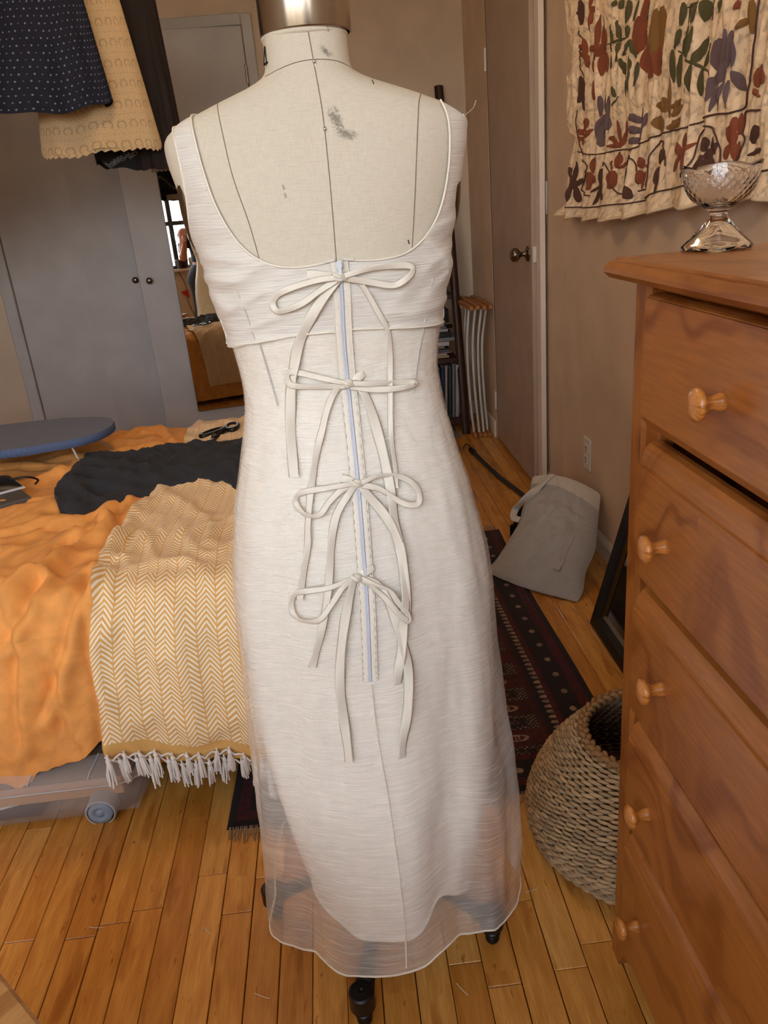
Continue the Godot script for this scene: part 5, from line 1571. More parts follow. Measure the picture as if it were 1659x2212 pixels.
func storage_bin() -> void:
	var b := thing("storage_bin", "frosted clear plastic underbed storage bin on small blue-grey wheels", "storage bin", Vector3(-0.95, 0, -1.66))
	# body: a thin frosted shell, narrower at the foot
	var m := Maker.new()
	shell_of(m, [[rounded(-0.36, 0.395, -0.25, 0.245, 0.05), 0.014], [rounded(-0.40, 0.430, -0.275, 0.283, 0.065), 0.022], [rounded(-0.41, 0.442, -0.285, 0.291, 0.07), 0.070], [rounded(-0.415, 0.450, -0.29, 0.297, 0.07), 0.126]])
	m.flat()
	m.quad(Vector3(-0.40, 0.015, -0.27), Vector3(0.42, 0.015, -0.27), Vector3(0.42, 0.015, 0.27), Vector3(-0.40, 0.015, 0.27))
	put("tub", m, M.bin, b)
	m = Maker.new()                                          # lid with a deep rim and a raised panel
	shell_of(m, [[rounded(-0.425, 0.460, -0.30, 0.305, 0.07), 0.112], [rounded(-0.425, 0.460, -0.30, 0.305, 0.07), 0.132], [rounded(-0.420, 0.453, -0.295, 0.298, 0.07), 0.143], [rounded(-0.39, 0.42, -0.27, 0.262, 0.06), 0.147], [rounded(-0.385, 0.41, -0.26, 0.252, 0.06), 0.154]])
	m.flat()
	m.quad(Vector3(-0.375, 0.154, -0.25), Vector3(0.40, 0.154, -0.25), Vector3(0.40, 0.154, 0.243), Vector3(-0.375, 0.154, 0.243))
	var lid := put("lid", m, M.bin, b)
	for x in [-0.22, -0.02, 0.10, 0.22, 0.345]:
		put("rib", tubed([Vector3(x, 0.134, 0.305), Vector3(x + 0.004, 0.144, 0.298), Vector3(x + 0.010, 0.149, 0.262), Vector3(x + 0.012, 0.155, 0.250)], 0.0022, 5), M.bin_edge, lid)
	m = Maker.new()
	var edge := []
	for p: Vector2 in rounded(-0.425, 0.460, -0.30, 0.305, 0.07):
		edge.append(Vector3(p.x, 0.112, p.y))
	edge.append(edge[0])
	m.tube(edge, 0.0022, 5)
	put("rim", m, M.bin_edge, lid)
	for x in [-0.33, 0.343]:
		for z in [0.279, -0.27]:
			var wx := Transform3D(Basis(Vector3.RIGHT, PI / 2), Vector3(x, 0.026, z))
			var wheel := put("wheel", turned([Vector2(0, 0.011), Vector2(0.006, 0.0115), Vector2(0.007, 0.008), Vector2(0.013, 0.0075), Vector2(0.0145, 0.0105), Vector2(0.020, 0.0105), Vector2(0.022, 0.008), Vector2(0.0255, 0.009), Vector2(0.0258, -0.009), Vector2(0.022, -0.012), Vector2(0, -0.012)], 32, wx), M.wheel, b)
			put("wheel_arch", turned([Vector2(0.029, 0.008), Vector2(0.031, 0.010), Vector2(0.033, 0.006), Vector2(0.033, -0.03)], 24, wx), M.bin_edge, wheel)
	# what lies in it, seen through the plastic
	var box := thing("cardboard_box", "long flat tan cardboard box inside the clear storage bin", "box", Vector3(-0.84, 0, -1.55))
	put("body", boxed(Vector3(0, 0.0655, 0.02), Vector3(0.56, 0.046, 0.24), 0.002), M.card, box)
	put("flap", boxed(Vector3(0, 0.0900, 0.02), Vector3(0.564, 0.003, 0.244), 0.001), mat(Color(0.70, 0.52, 0.36), 0.8), box)
	var pk := thing("packet", "green and white paper packet in a clear sleeve inside the storage bin", "packet", Vector3(-0.93, 0, -1.47))
	put("sheet", boxed(Vector3(-0.05, 0.0405, 0.0), Vector3(0.24, 0.006, 0.12), 0.001), mat(Color(0.42, 0.50, 0.27), 0.7), pk)
	put("label", boxed(Vector3(0.10, 0.041, 0.012), Vector3(0.10, 0.006, 0.10), 0.001, Basis(Vector3.UP, 0.25)), mat(Color(0.80, 0.82, 0.80), 0.6), pk)
	m = Maker.new()
	m.grid(24, 8, func(u: float, v: float) -> Vector3: return Vector3(lerpf(-0.16, 0.19, u), 0.022 + 0.012 * sin(v * PI) + 0.003 * noise.get_noise_2d(u * 14.0, v * 9.0), lerpf(-0.07, 0.075, v)))
	put("sleeve", m, mat(Color(0.22, 0.23, 0.25), 0.12), pk)
	var film := thing("plastic_bag", "crinkled clear plastic bag lying on the lid of the storage bin", "plastic bag", Vector3(-0.66, 0.1555, -1.52))
	m = Maker.new()
	m.grid(40, 16, func(u: float, v: float) -> Vector3: return Vector3(lerpf(-0.15, 0.15, u), 0.002 + 0.020 * sin(v * PI) * sin(u * PI) + 0.010 * absf(ridge.get_noise_2d(u * 5.0, v * 4.0)) * sin(v * PI), lerpf(-0.06, 0.085, v)))
	put("film", m, mat(Color(0.32, 0.34, 0.37), 0.10, {"alpha": 0.6}), film)


# ---------------------------------------------------------------- clothes hanging at the far left
func skirt_shell(top: Array, low: Array, depth: float, folds: float, seed_: float, hem := 0.0) -> Maker:
	# top and low: [x left, x right, y]; a flattened tube of cloth
	var m := Maker.new()
	m.grid(120, 60, func(u: float, v: float) -> Vector3:
		var ang := u * TAU
		var cx := lerpf((low[0] + low[1]) / 2.0, (top[0] + top[1]) / 2.0, v)
		var w := lerpf((low[1] - low[0]) / 2.0, (top[1] - top[0]) / 2.0, v)
		var f := sin(ang * 7.0 + seed_ + noise.get_noise_1d(ang + seed_) * 2.0) * folds * (1.0 - v * 0.7) + noise.get_noise_2d(ang * 2.0 + seed_, v * 2.0) * folds
		var d := lerpf(depth, depth * 0.5, v)
		var y := lerpf(low[2], top[2], v) + (1.0 - v) * hem * (sin(ang * 3.0 + seed_) + 0.5 * sin(ang * 8.0 + seed_ * 2.0))
		return Vector3(cx + cos(ang) * w, y - (0.012 * sin(ang) * (1.0 - v)), sin(ang) * (d + f)), (low[1] - low[0]) * 2.4, absf(top[2] - low[2]))
	return m


func hanger(o: Node3D, x0: float, x1: float, y: float, rod_y: float) -> void:
	var h := put("hanger", boxed(Vector3((x0 + x1) / 2, y, 0), Vector3(x1 - x0, 0.030, 0.014), 0.004), M.rack_wood, o)
	var m := Maker.new()
	var c := (x0 + x1) / 2.0
	m.tube(curve([Vector3(c, y + 0.01, 0), Vector3(c, rod_y - 0.025, 0), Vector3(c, rod_y - 0.004, 0.018), Vector3(c, rod_y + 0.015, 0.004), Vector3(c, rod_y + 0.008, -0.016)], 6), 0.0018, 6)
	put("hook", m, M.steel, h)
	m = Maker.new()
	for x in [x0 + 0.03, x1 - 0.03]:
		m.box(Vector3(x, y - 0.018, 0.0), Vector3(0.016, 0.035, 0.020), 0.003)
	put("clip", m, M.steel, h)


func hanging_clothes() -> void:
	var rod := thing("clothes_rod", "wooden rod under the ceiling that the skirts hang from", "clothes rod", Vector3(-0.9, 2.10, -3.05))
	put("bar", tubed([Vector3(-1.15, 0, 0), Vector3(0.55, 0, 0)], 0.014, 14), M.rack_wood, rod)
	var m := Maker.new()
	for x in [-1.1, 0.5]:
		m.tube([Vector3(x, 0.013, 0), Vector3(x, 0.50, 0)], 0.003, 6)
	put("cord", m, M.steel, rod)
	var navy := mat(Color(0.55, 0.60, 0.72), 0.85, {"tex": T.dots, "scale": Vector3(2.3, 2.6, 1)})
	var lace := mat(Color(0.86, 0.77, 0.64), 0.85, {"tex": T.lace, "scale": Vector3(2.2, 4.2, 1), "relief": T.lace, "height": 0.12, "backlight": Color(0.2, 0.18, 0.14)})
	var dark := mat(Color(0.13, 0.085, 0.07), 0.85, {"tex": T.cotton, "scale": Vector3(3, 3, 1)})
	var floral := mat(Color(1, 1, 1), 0.85, {"tex": T.floral, "scale": Vector3(5, 9, 1)})
	var trim := mat(Color(0.72, 0.68, 0.62), 0.85, {"tex": T.lace, "scale": Vector3(4, 6, 1)})
	var a := thing("skirt", "navy blue skirt with tiny white dots, hanging nearest", "skirt", Vector3(-0.83, 0, -2.95), 0, "skirts hanging at the far left")
	put("cloth", skirt_shell([-0.17, 0.155, 1.93], [-0.29, 0.195, 1.565], 0.075, 0.012, 1.0, 0.009), navy, a)
	put("waistband", skirt_shell([-0.172, 0.157, 1.955], [-0.172, 0.157, 1.918], 0.032, 0.002, 1.0), navy, a)
	hanger(a, -0.14, 0.13, 1.972, 2.10)
	for k in 5:                                              # unseen skirts, added left of the view to shade the closet
		var more := thing("skirt", "unseen dark skirt added on the rod to shade the closet, %s from the navy one" % ["first", "second", "third", "fourth", "fifth"][k], "skirt", Vector3(-1.34 - 0.17 * k, 0, -2.98 - 0.05 * (k % 2)), 0, "unseen skirts added to shade the closet")
		put("cloth", skirt_shell([-0.12, 0.12, 1.95], [-0.20, 0.20, 1.36 - 0.05 * (k % 3)], 0.07, 0.012, k, 0.006), [dark, floral, navy][k % 3], more)
		hanger(more, -0.11, 0.11, 1.972, 2.10)
	a = thing("skirt", "cream lace petticoat skirt hanging behind the navy skirt", "skirt", Vector3(-0.72, 0, -3.03), 0, "skirts hanging at the far left")
	put("cloth", skirt_shell([-0.13, 0.142, 1.93], [-0.205, 0.205, 1.445], 0.055, 0.008, 4.0, 0.006), lace, a)
	m = Maker.new()
	m.grid(120, 3, func(u: float, v: float) -> Vector3:
		var ang := u * TAU
		return Vector3(cos(ang) * 0.204, 1.447 + 0.006 * (sin(ang * 3.0 + 4.0) + 0.5 * sin(ang * 8.0 + 8.0)) - v * (0.012 + 0.004 * sin(u * TAU * 40.0)) - 0.012 * sin(ang), sin(ang) * 0.055), 1.0, 0.02)
	put("scalloped_edge", m, lace, a)
	put("waistband", skirt_shell([-0.132, 0.144, 1.955], [-0.132, 0.144, 1.918], 0.028, 0.001, 4.0), lace, a)
	hanger(a, -0.11, 0.105, 1.972, 2.10)
	a = thing("skirt", "long black skirt with dark brown sheen, hanging rightmost", "skirt", Vector3(-0.60, 0, -3.12), 0, "skirts hanging at the far left")
	put("cloth", skirt_shell([-0.03, 0.128, 1.93], [-0.02, 0.150, 1.375], 0.045, 0.008, 2.0, 0.004), dark, a)
	hanger(a, -0.02, 0.12, 1.955, 2.10)
	a = thing("skirt", "black skirt with small pale flowers showing below the cream petticoat", "skirt", Vector3(-0.68, 0, -3.16), 0, "skirts hanging at the far left")
	put("cloth", skirt_shell([-0.12, 0.13, 1.93], [-0.10, 0.185, 1.400], 0.05, 0.010, 6.0, 0.014), floral, a)
	m = Maker.new()
	m.grid(90, 4, func(u: float, v: float) -> Vector3:
		var ang := u * TAU
		return Vector3(0.145 + cos(ang) * 0.055, 1.395 - v * (0.030 + 0.004 * sin(u * TAU * 24.0)), sin(ang) * 0.035), 0.4, 0.03)
	put("lace_slip", m, trim, a)
	hanger(a, -0.10, 0.11, 1.955, 2.10)


# ---------------------------------------------------------------- things on the bed
func on_the_bed() -> void:
	# table-top ironing board
	var b := thing("ironing_board", "blue-grey table-top ironing board on thin white legs, on the bed", "ironing board", Vector3(-1.05, 0.52, -2.42))
	var outline := [Vector2(-0.52, -0.150), Vector2(0.06, -0.178), Vector2(0.17, -0.172), Vector2(0.25, -0.150), Vector2(0.305, -0.112), Vector2(0.330, -0.065), Vector2(0.338, -0.010), Vector2(0.325, 0.050), Vector2(0.290, 0.100), Vector2(0.24, 0.130), Vector2(0.17, 0.150), Vector2(0.06, 0.170), Vector2(-0.52, 0.185)]
	var m := Maker.new()
	var loop := curve(outline, 5)
	m.soft()
	var lift := [[0.0, 0.074, 0.006], [0.006, 0.078, 0.0], [0.006, 0.092, 0.0], [0.0, 0.099, 0.004]]
	for i in loop.size() - 1:
		for k in 3:
			var p: Vector2 = loop[i]
			var q: Vector2 = loop[i + 1]
			var g := func(c: Vector2, l: Array) -> Vector3: return Vector3(c.x * (1.0 - l[2] * 2.0), l[1], c.y * (1.0 - l[2] * 4.0))
			m.quad(g.call(p, lift[k]), g.call(q, lift[k]), g.call(q, lift[k + 1]), g.call(p, lift[k + 1]), Vector2(i * 0.02, k * 0.01), Vector2(i * 0.02 + 0.02, k * 0.01), Vector2(i * 0.02 + 0.02, k * 0.01 + 0.01), Vector2(i * 0.02, k * 0.01 + 0.01))
	put("cover_edge", m, M.denim_edge, b)
	var flat_top := []
	for c: Vector2 in loop:
		flat_top.append(Vector2(c.x * 0.992, c.y * 0.984))
	m = Maker.new()
	m.prism(flat_top, -0.099, -0.080, Transform3D(Basis(Vector3(1, 0, 0), Vector3(0, 0, 1), Vector3(0, -1, 0)), Vector3()))
	put("top", m, M.denim, b)
	for q in [[Vector3(0.235, 0.078, 0.10), Vector3(0.25, 0.001, 0.085)], [Vector3(0.285, 0.078, 0.02), Vector3(0.29, 0.001, -0.10)], [Vector3(-0.3, 0.078, 0.10), Vector3(-0.28, 0.001, 0.10)], [Vector3(-0.3, 0.078, -0.1), Vector3(-0.28, 0.001, -0.1)]]:
		put("leg", tubed([q[0], q[1]], 0.0032, 8), M.white_metal, b)
	# dark trousers, crumpled
	var g := thing("trousers", "crumpled charcoal trousers lying across the bed and the throw", "trousers", Vector3(-0.5, 0.52, -2.15))
	var upper := [Vector2(-.772, -1.985), Vector2(-.800, -2.10), Vector2(-.790, -2.30), Vector2(-.806, -2.42), Vector2(-.715, -2.395), Vector2(-.62, -2.385), Vector2(-.54, -2.392), Vector2(-.44, -2.405), Vector2(-.32, -2.40), Vector2(-.20, -2.38)]
	var lower := [Vector2(-.748, -1.935), Vector2(-.725, -1.890), Vector2(-.679, -1.850), Vector2(-.647, -1.90), Vector2(-.58, -1.95), Vector2(-.516, -1.98), Vector2(-.437, -2.02), Vector2(-.35, -2.015), Vector2(-.285, -1.935), Vector2(-.20, -1.95)]
	var cu := curve(upper, 8)
	var cl := curve(lower, 8)
	m = Maker.new()
	var cloth := func(u: float, v: float, top: bool) -> Vector3:
		var k := u * (cu.size() - 1)
		var i := mini(int(k), cu.size() - 2)
		var p: Vector2 = cu[i].lerp(cu[i + 1], k - i).lerp(cl[i].lerp(cl[i + 1], k - i), v)
		var round := pow(sin(PI * clampf(v, 0, 1)), 0.45) * smooth(0.0, 0.05, u)
		var fold := maxf(ridge.get_noise_2d(p.x * 4.0 - p.y * 5.0 + 2.0, p.y * 2.2 + p.x * 1.5), 0.0) * 0.026 + maxf(ridge.get_noise_2d(p.x * 9.0 + p.y * 7.0, p.y * 4.0), 0.0) * 0.010
		var crease := -0.016 * exp(-pow((v - 0.80 - 0.1 * u) * 16.0, 2.0)) * smooth(0.75, 0.45, u)
		return Vector3(p.x + 0.5, (0.008 + round * (0.030 + fold + crease)) if top else 0.004, p.y + 2.15)
	m.grid(110, 40, func(u: float, v: float) -> Vector3: return cloth.call(u, v, true), 0.6, 0.5)
	m.grid(60, 4, func(u: float, v: float) -> Vector3: return cloth.call(u, v, false), 0.6, 0.5)
	put("cloth", m, M.charcoal, g)
	# scissors, half under the trousers
	var s := thing("scissors", "black-handled fabric scissors lying on the throw", "scissors", Vector3(-0.405, 0.528, -2.50), deg_to_rad(-12.0))
	var rings := [[Vector3(-0.030, 0.008, -0.030), Vector2(0.022, 0.052), 0.35], [Vector3(0.030, 0.016, -0.060), Vector2(0.020, 0.044), -0.35]]
	for q in rings:
		var path := []
		for i in 29:
			var a := TAU * i / 28.0
			var e := Vector2(cos(a) * q[1].x, sin(a) * q[1].y).rotated(q[2])
			path.append(q[0] + Vector3(e.x, 0.002 * cos(a), e.y))
		m = Maker.new()
		m.tube(path, func(t: float) -> float: return 0.0065 + 0.002 * sin(t * TAU), 10)
		m.tube([q[0] + Vector3(q[0].x * -0.5, 0, 0.030), Vector3(q[0].x * 0.1, 0.006, 0.040)], 0.0075, 10)
		put("handle", m, M.black_plastic, s)
	m = Maker.new()
	m.prism([Vector2(-0.006, 0.030), Vector2(0.010, 0.026), Vector2(0.016, 0.10), Vector2(0.004, 0.17), Vector2(-0.004, 0.10)], 0.003, 0.006, upright())
	put("blade", m, M.steel, s)
	m = Maker.new()
	m.prism([Vector2(0.008, 0.030), Vector2(-0.008, 0.026), Vector2(-0.012, 0.10), Vector2(0.002, 0.17), Vector2(0.008, 0.10)], 0.006, 0.009, upright())
	put("blade", m, M.steel, s)
	put("pivot", turned([Vector2(0.004, 0.008), Vector2(0.004, 0.0105), Vector2(0, 0.011)], 12, Transform3D(Basis(), Vector3(0.001, 0, 0.05))), M.nickel, s)
	# a few things at the left edge of the bed
	var turn := deg_to_rad(34.0)
	var f := thing("folder", "flat grey folder at the left edge of the bed, under the other papers", "folder", Vector3(-1.035, 0.523, -2.055), turn)
	put("cover", boxed(Vector3(0, 0.007, 0), Vector3(0.29, 0.014, 0.22), 0.003), mat(Color(0.33, 0.31, 0.29), 0.7), f)
	f = thing("paper", "loose white paper lying on the grey folder", "paper", Vector3(-1.02, 0.538, -2.085), turn)
	put("sheet", boxed(Vector3(0.0, 0.002, -0.02), Vector3(0.25, 0.004, 0.11), 0.001), mat(Color(0.82, 0.82, 0.84), 0.7), f)
	f = thing("pouch", "black zip pouch with a thin strap lying on the white paper", "pouch", Vector3(-1.045, 0.543, -2.125), turn)
	m = Maker.new()
	m.grid(24, 16, func(u: float, v: float) -> Vector3: return Vector3(lerpf(-0.12, 0.12, u), 0.026 * pow(sin(u * PI) * sin(v * PI), 0.4), lerpf(-0.07, 0.07, v)))
	put("body", m, M.black_plastic, f)
	put("strap", tubed(curve([Vector3(0.10, 0.012, 0.02), Vector3(0.14, 0.012, 0.03), Vector3(0.165, 0.004, 0.06), Vector3(0.15, 0.002, 0.09)], 5), 0.003, 6), M.black_plastic, f)


# ---------------------------------------------------------------- right side of the room
func right_side() -> void:
	# mesh laundry bag slumped against the wall
	var bag := thing("mesh_bag", "grey mesh laundry bag with a white top band slumped against the wall", "laundry bag", Vector3(0.43, 0, -2.345))
	var e1 := Vector3(0.6635, 0, 0.7482)
	var e2 := Vector3(0.6269, 0.5459, -0.5559)
	var en := Vector3(-0.4085, 0.8378, 0.3622)
	var left := [Vector2(-.009, .006), Vector2(.006, .07), Vector2(.010, .142), Vector2(.010, .21), Vector2(-.010, .279), Vector2(-.026, .35), Vector2(-.046, .415)]
	var right := [Vector2(.347, .0), Vector2(.347, .045), Vector2(.324, .111), Vector2(.316, .192), Vector2(.294, .25), Vector2(.276, .295), Vector2(.232, .405)]
	var cl := curve(left, 8)
	var cr := curve(right, 8)
	var skin := func(u: float, v: float, front: bool) -> Vector3:
		var i := int(round(v * 48.0))
		var p: Vector2 = cl[i].lerp(cr[i], u)
		p.y += -0.020 * sin(u * PI) * smooth(0.25, 0.0, v) + 0.012 * sin(u * PI) * smooth(0.7, 1.0, v)
		var puff := pow(maxf(sin(PI * u), 0.0), 0.6) * pow(maxf(sin(PI * clampf(v * 0.86 + 0.05, 0, 1)), 0.0), 0.6)
		var wr := ridge.get_noise_2d(u * 3.0 + v * 1.3, v * 4.0 - u * 2.0) * 0.009 + noise.get_noise_2d(u * 5.0, v * 5.0) * 0.008
		var q := e1 * p.x + e2 * p.y + en * ((0.074 * puff + wr * puff) if front else -0.030 * puff)
		return Vector3(minf(q.x, 0.405), maxf(q.y, 0.003), q.z)
	var m := Maker.new()
	m.grid(40, 48, func(u: float, v: float) -> Vector3: return skin.call(u, v, true), 0.36, 0.44)
	m.grid(40, 48, func(u: float, v: float) -> Vector3: return skin.call(u, v, false), 0.36, 0.44)
	put("body", m, M.mesh_bag, bag)
	m = Maker.new()
	m.grid(40, 5, func(u: float, v: float) -> Vector3: return skin.call(u, 1.0 - round(v * 5.0) / 48.0, true) + en * 0.002, 0.36, 0.04)
	put("top_band", m, M.bag_trim, bag)
	m = Maker.new()
	var path := []
	for i in 33:
		path.append(skin.call(0.80, (i + 4) / 48.0, true) + en * 0.002)
	m.tube(path, 0.0016, 6)
	put("seam", m, M.bag_trim, bag)
	put("handle", tubed(curve([skin.call(0.34, 1.0, true) + en * 0.004, skin.call(0.22, 0.86, true) + en * 0.010, skin.call(0.05, 0.70, true) + en * 0.014, e1 * -0.030 + e2 * 0.27 + en * 0.01, e1 * -0.026 + e2 * 0.24, skin.call(0.0, 0.57, true)], 8), 0.013, 10, (e1 + e2).normalized(), 0.25), M.bag_trim, bag)
	put("patch", boxed(e1 * 0.235 + e2 * 0.085 + en * 0.053, Vector3(0.07, 0.003, 0.045), 0.001, Basis(e1, en, e2.cross(Vector3.ZERO) if false else e1.cross(en)).orthonormalized()), M.mesh_bag, bag)
	# a black shoe-like buckle peeping out behind the bag
	var bu := thing("buckle", "small black plastic buckle strap poking out behind the grey mesh bag", "buckle", Vector3(0.575, 0, -2.50))
	put("strap", tubed([Vector3(-0.01, 0.10, 0.01), Vector3(0.015, 0.135, -0.02), Vector3(0.05, 0.15, -0.05)], 0.016, 8, Vector3.UP, 0.35), M.black_plastic, bu)
	put("clasp", boxed(Vector3(-0.018, 0.088, 0.018), Vector3(0.030, 0.050, 0.012), 0.004, Basis(Vector3.UP, 0.7)), M.black_plastic, bu)
	put("stem", tubed([Vector3(-0.018, 0.075, 0.018), Vector3(-0.01, 0.0, 0.02)], 0.006, 8), M.black_plastic, bu)
	# black pole with a metal hook, lying on the floor
	var po := thing("pole", "long black pole with a bent metal hook end lying on the floorboards", "pole", Vector3(0.68, 0, -3.2))
	put("shaft", tubed([Vector3(-0.054, 0.012, -0.465), Vector3(-0.035, 0.011, -0.27), Vector3(-0.006, 0.011, -0.04), Vector3(0.045, 0.012, 0.24), Vector3(0.09, 0.012, 0.52)], 0.0105, 12), M.pole, po)
	put("ferrule", tubed([Vector3(-0.056, 0.012, -0.485), Vector3(-0.051, 0.012, -0.43)], 0.0135, 12), M.black_plastic, po)
	put("hook", tubed(curve([Vector3(-0.056, 0.012, -0.48), Vector3(-0.052, 0.016, -0.53), Vector3(-0.065, 0.020, -0.56), Vector3(-0.085, 0.010, -0.535), Vector3(-0.098, 0.006, -0.52), Vector3(-0.108, 0.010, -0.545)], 6), 0.004, 8), M.steel, po)
	# dark picture frame leaning against the wall, beyond the basket
	var fr := thing("picture_frame", "black and gold picture frame leaning on the wall by the chest of drawers", "picture frame", Vector3(0.675, 0, -1.66))
	var lean := Basis(Vector3.BACK, deg_to_rad(-15.0))
	var w := 0.58
	var h := 0.62
	var bar := [Vector2(0.0, 0.0), Vector2(0.0, 0.050), Vector2(0.010, 0.050), Vector2(0.017, 0.040), Vector2(0.024, 0.034), Vector2(0.024, 0.010), Vector2(0.018, 0.0)]
	for side in 4:
		m = Maker.new()
		var half := w / 2.0 if side % 2 == 0 else h / 2.0
		var off := h / 2.0 if side % 2 == 0 else w / 2.0
		m.flat()
		var spin := Basis(Vector3.RIGHT, PI / 2 * side)
		for i in bar.size():
			var p: Vector2 = bar[i]
			var q: Vector2 = bar[(i + 1) % bar.size()]
			var f := func(c: Vector2, s: float) -> Vector3: return lean * (Vector3(0, h / 2.0, 0) + spin * Vector3(-c.x, -off + c.y, s * (half - c.y)))
			m.quad(f.call(p, -1.0), f.call(q, -1.0), f.call(q, 1.0), f.call(p, 1.0), Vector2(0, 0), Vector2(0, 0.05), Vector2(1, 0.05), Vector2(1, 0))
		put("moulding", m, M.frame_black, fr)
		m = Maker.new()
		var inner := func(c: Vector2, s: float) -> Vector3: return lean * (Vector3(0, h / 2.0, 0) + spin * Vector3(-c.x, -off + c.y, s * (half - c.y)))
		m.quad(inner.call(Vector2(0.012, 0.050), -1.0), inner.call(Vector2(0.006, 0.060), -1.0), inner.call(Vector2(0.006, 0.060), 1.0), inner.call(Vector2(0.012, 0.050), 1.0))
		put("gilt_slip", m, M.gold, fr)
	put("picture", boxed(lean * Vector3(-0.004, h / 2.0, 0), Vector3(0.004, h - 0.10, w - 0.10), 0.0, lean), mat(Color(0.16, 0.145, 0.11), 0.08, {"tex": T.mottle}), fr)


# ---------------------------------------------------------------- leaning bookcase and folded rack by the far wall
func bookcase() -> void:
	var b := thing("bookcase", "dark wooden ladder bookcase leaning on the far wall, mostly behind the dress", "bookcase", Vector3(0.40, 0, -4.15))
	for x in [-0.31, 0.258]:
		put("rail", tubed([Vector3(x, 0.0, 0.15), Vector3(x, 1.70, -0.208)], 0.022, 4, Vector3.RIGHT, 0.62), M.walnut, b)
	var heights := [0.080, 0.395, 0.715, 1.02, 1.30]
	for y in heights:
		var z0: float = 0.15 - 0.2108 * y
		put("shelf", boxed(Vector3(-0.026, y - 0.012, (z0 - 0.235) / 2.0), Vector3(0.545, 0.024, z0 + 0.235), 0.002), M.walnut, b)
	for y in [0.080, 0.395, 0.715]:
		put("back_bar", boxed(Vector3(-0.019, y + 0.12, -0.240), Vector3(0.58, 0.02, 0.010), 0.001), M.walnut, b)
	var r := RandomNumberGenerator.new()
	r.seed = 8
	# upright books on the third shelf
	var x := -0.015
	var spines := [[Color(0.20, 0.22, 0.26), "dark grey"], [Color(0.42, 0.20, 0.12), "rust red"], [Color(0.10, 0.16, 0.24), "navy blue"], [Color(0.48, 0.30, 0.16), "tan orange"], [Color(0.22, 0.28, 0.34), "slate blue"], [Color(0.62, 0.42, 0.42), "dusty pink"], [Color(0.12, 0.11, 0.12), "black"]]
	for s in spines:
		var w := r.randf_range(0.022, 0.038)
		var h := r.randf_range(0.19, 0.245)
		book(Vector3(0.40 + x + w / 2.0, 0.7155, -4.22), Vector3(w, h, 0.15), s[0], "%s book standing upright on the third shelf of the bookcase" % s[1], "upright books on the third shelf", false)
		x += w + 0.002
	# a lying stack on the second shelf
	var flat := [[0.012, "thin cream", Color(0.66, 0.56, 0.42)], [0.010, "thin white", Color(0.70, 0.70, 0.70)], [0.008, "pink edged", Color(0.55, 0.44, 0.48)], [0.010, "violet grey", Color(0.36, 0.34, 0.42)], [0.008, "dark green", Color(0.18, 0.22, 0.19)], [0.010, "warm beige", Color(0.55, 0.50, 0.42)], [0.024, "pale white", Color(0.70, 0.70, 0.69)], [0.020, "grey blue", Color(0.46, 0.49, 0.51)], [0.028, "glossy black", Color(0.06, 0.06, 0.07)], [0.016, "silver grey", Color(0.60, 0.63, 0.66)], [0.014, "mid grey", Color(0.40, 0.41, 0.43)], [0.012, "bright white", Color(0.78, 0.78, 0.77)]]
	var y := 0.3955
	for s in flat:
		var w := r.randf_range(0.19, 0.235)
		book(Vector3(0.415 + w / 2.0 - r.randf_range(0.0, 0.03), y, -4.20), Vector3(w, s[0], 0.17), s[2], "%s book lying in the stack on the second shelf of the bookcase" % s[1], "stack of books on the second shelf", true)
		y += s[0] + 0.0006
	var box := thing("black_box", "small black box with pale dots on top of the book stack", "box", Vector3(0.535, y, -4.20))
	put("body", boxed(Vector3(0, 0.035, 0), Vector3(0.16, 0.07, 0.13), 0.003), M.black_plastic, box)
	var m := Maker.new()
	for k in 4:
		m.box(Vector3(-0.05 + 0.034 * k, 0.03, 0.0655), Vector3(0.008, 0.022, 0.001))
	put("print", m, mat(Color(0.45, 0.30, 0.30), 0.6), box)
	# tall magazines leaning in the bottom bay
	x = 0.06
	for s in [[Color(0.30, 0.36, 0.30), "short green", 0.17], [Color(0.62, 0.62, 0.62), "short white", 0.165], [Color(0.36, 0.09, 0.10), "dark red", 0.165], [Color(0.20, 0.25, 0.30), "slate", 0.27], [Color(0.10, 0.16, 0.32), "deep blue", 0.275], [Color(0.58, 0.58, 0.55), "off-white", 0.28], [Color(0.16, 0.20, 0.22), "dark teal", 0.27], [Color(0.44, 0.46, 0.48), "light grey", 0.285], [Color(0.62, 0.64, 0.66), "pale silver", 0.28]]:
		var w := r.randf_range(0.012, 0.021)
		book(Vector3(0.40 + x + w / 2.0, 0.0805, -4.17), Vector3(w, s[2], 0.20), s[0], "%s magazine or thin book upright on the bottom shelf of the bookcase" % s[1], "upright magazines on the bottom shelf", false, -0.05)
		x += w + 0.004
	var crumple := thing("plastic_sheet", "crumpled clear plastic sheeting on the floor under the bookcase", "plastic sheet", Vector3(0.53, 0, -4.05))
	m = Maker.new()
	m.grid(50, 30, func(u: float, v: float) -> Vector3: return Vector3(lerpf(-0.13, 0.09, u), 0.003 + absf(ridge.get_noise_2d(u * 4.0, v * 4.0)) * 0.038 * sin(u * PI) * sin(v * PI), lerpf(-0.12, 0.12, v)))
	put("film", m, mat(Color(0.55, 0.56, 0.58), 0.15, {"alpha": 0.6}), crumple)
	# folded rack: four panels of wooden bars joined by white rods, leaning together
	var rack := thing("folding_rack", "folded wooden rack with white rods standing between the bookcase and door", "folding rack", Vector3(0.735, 0, -4.0))
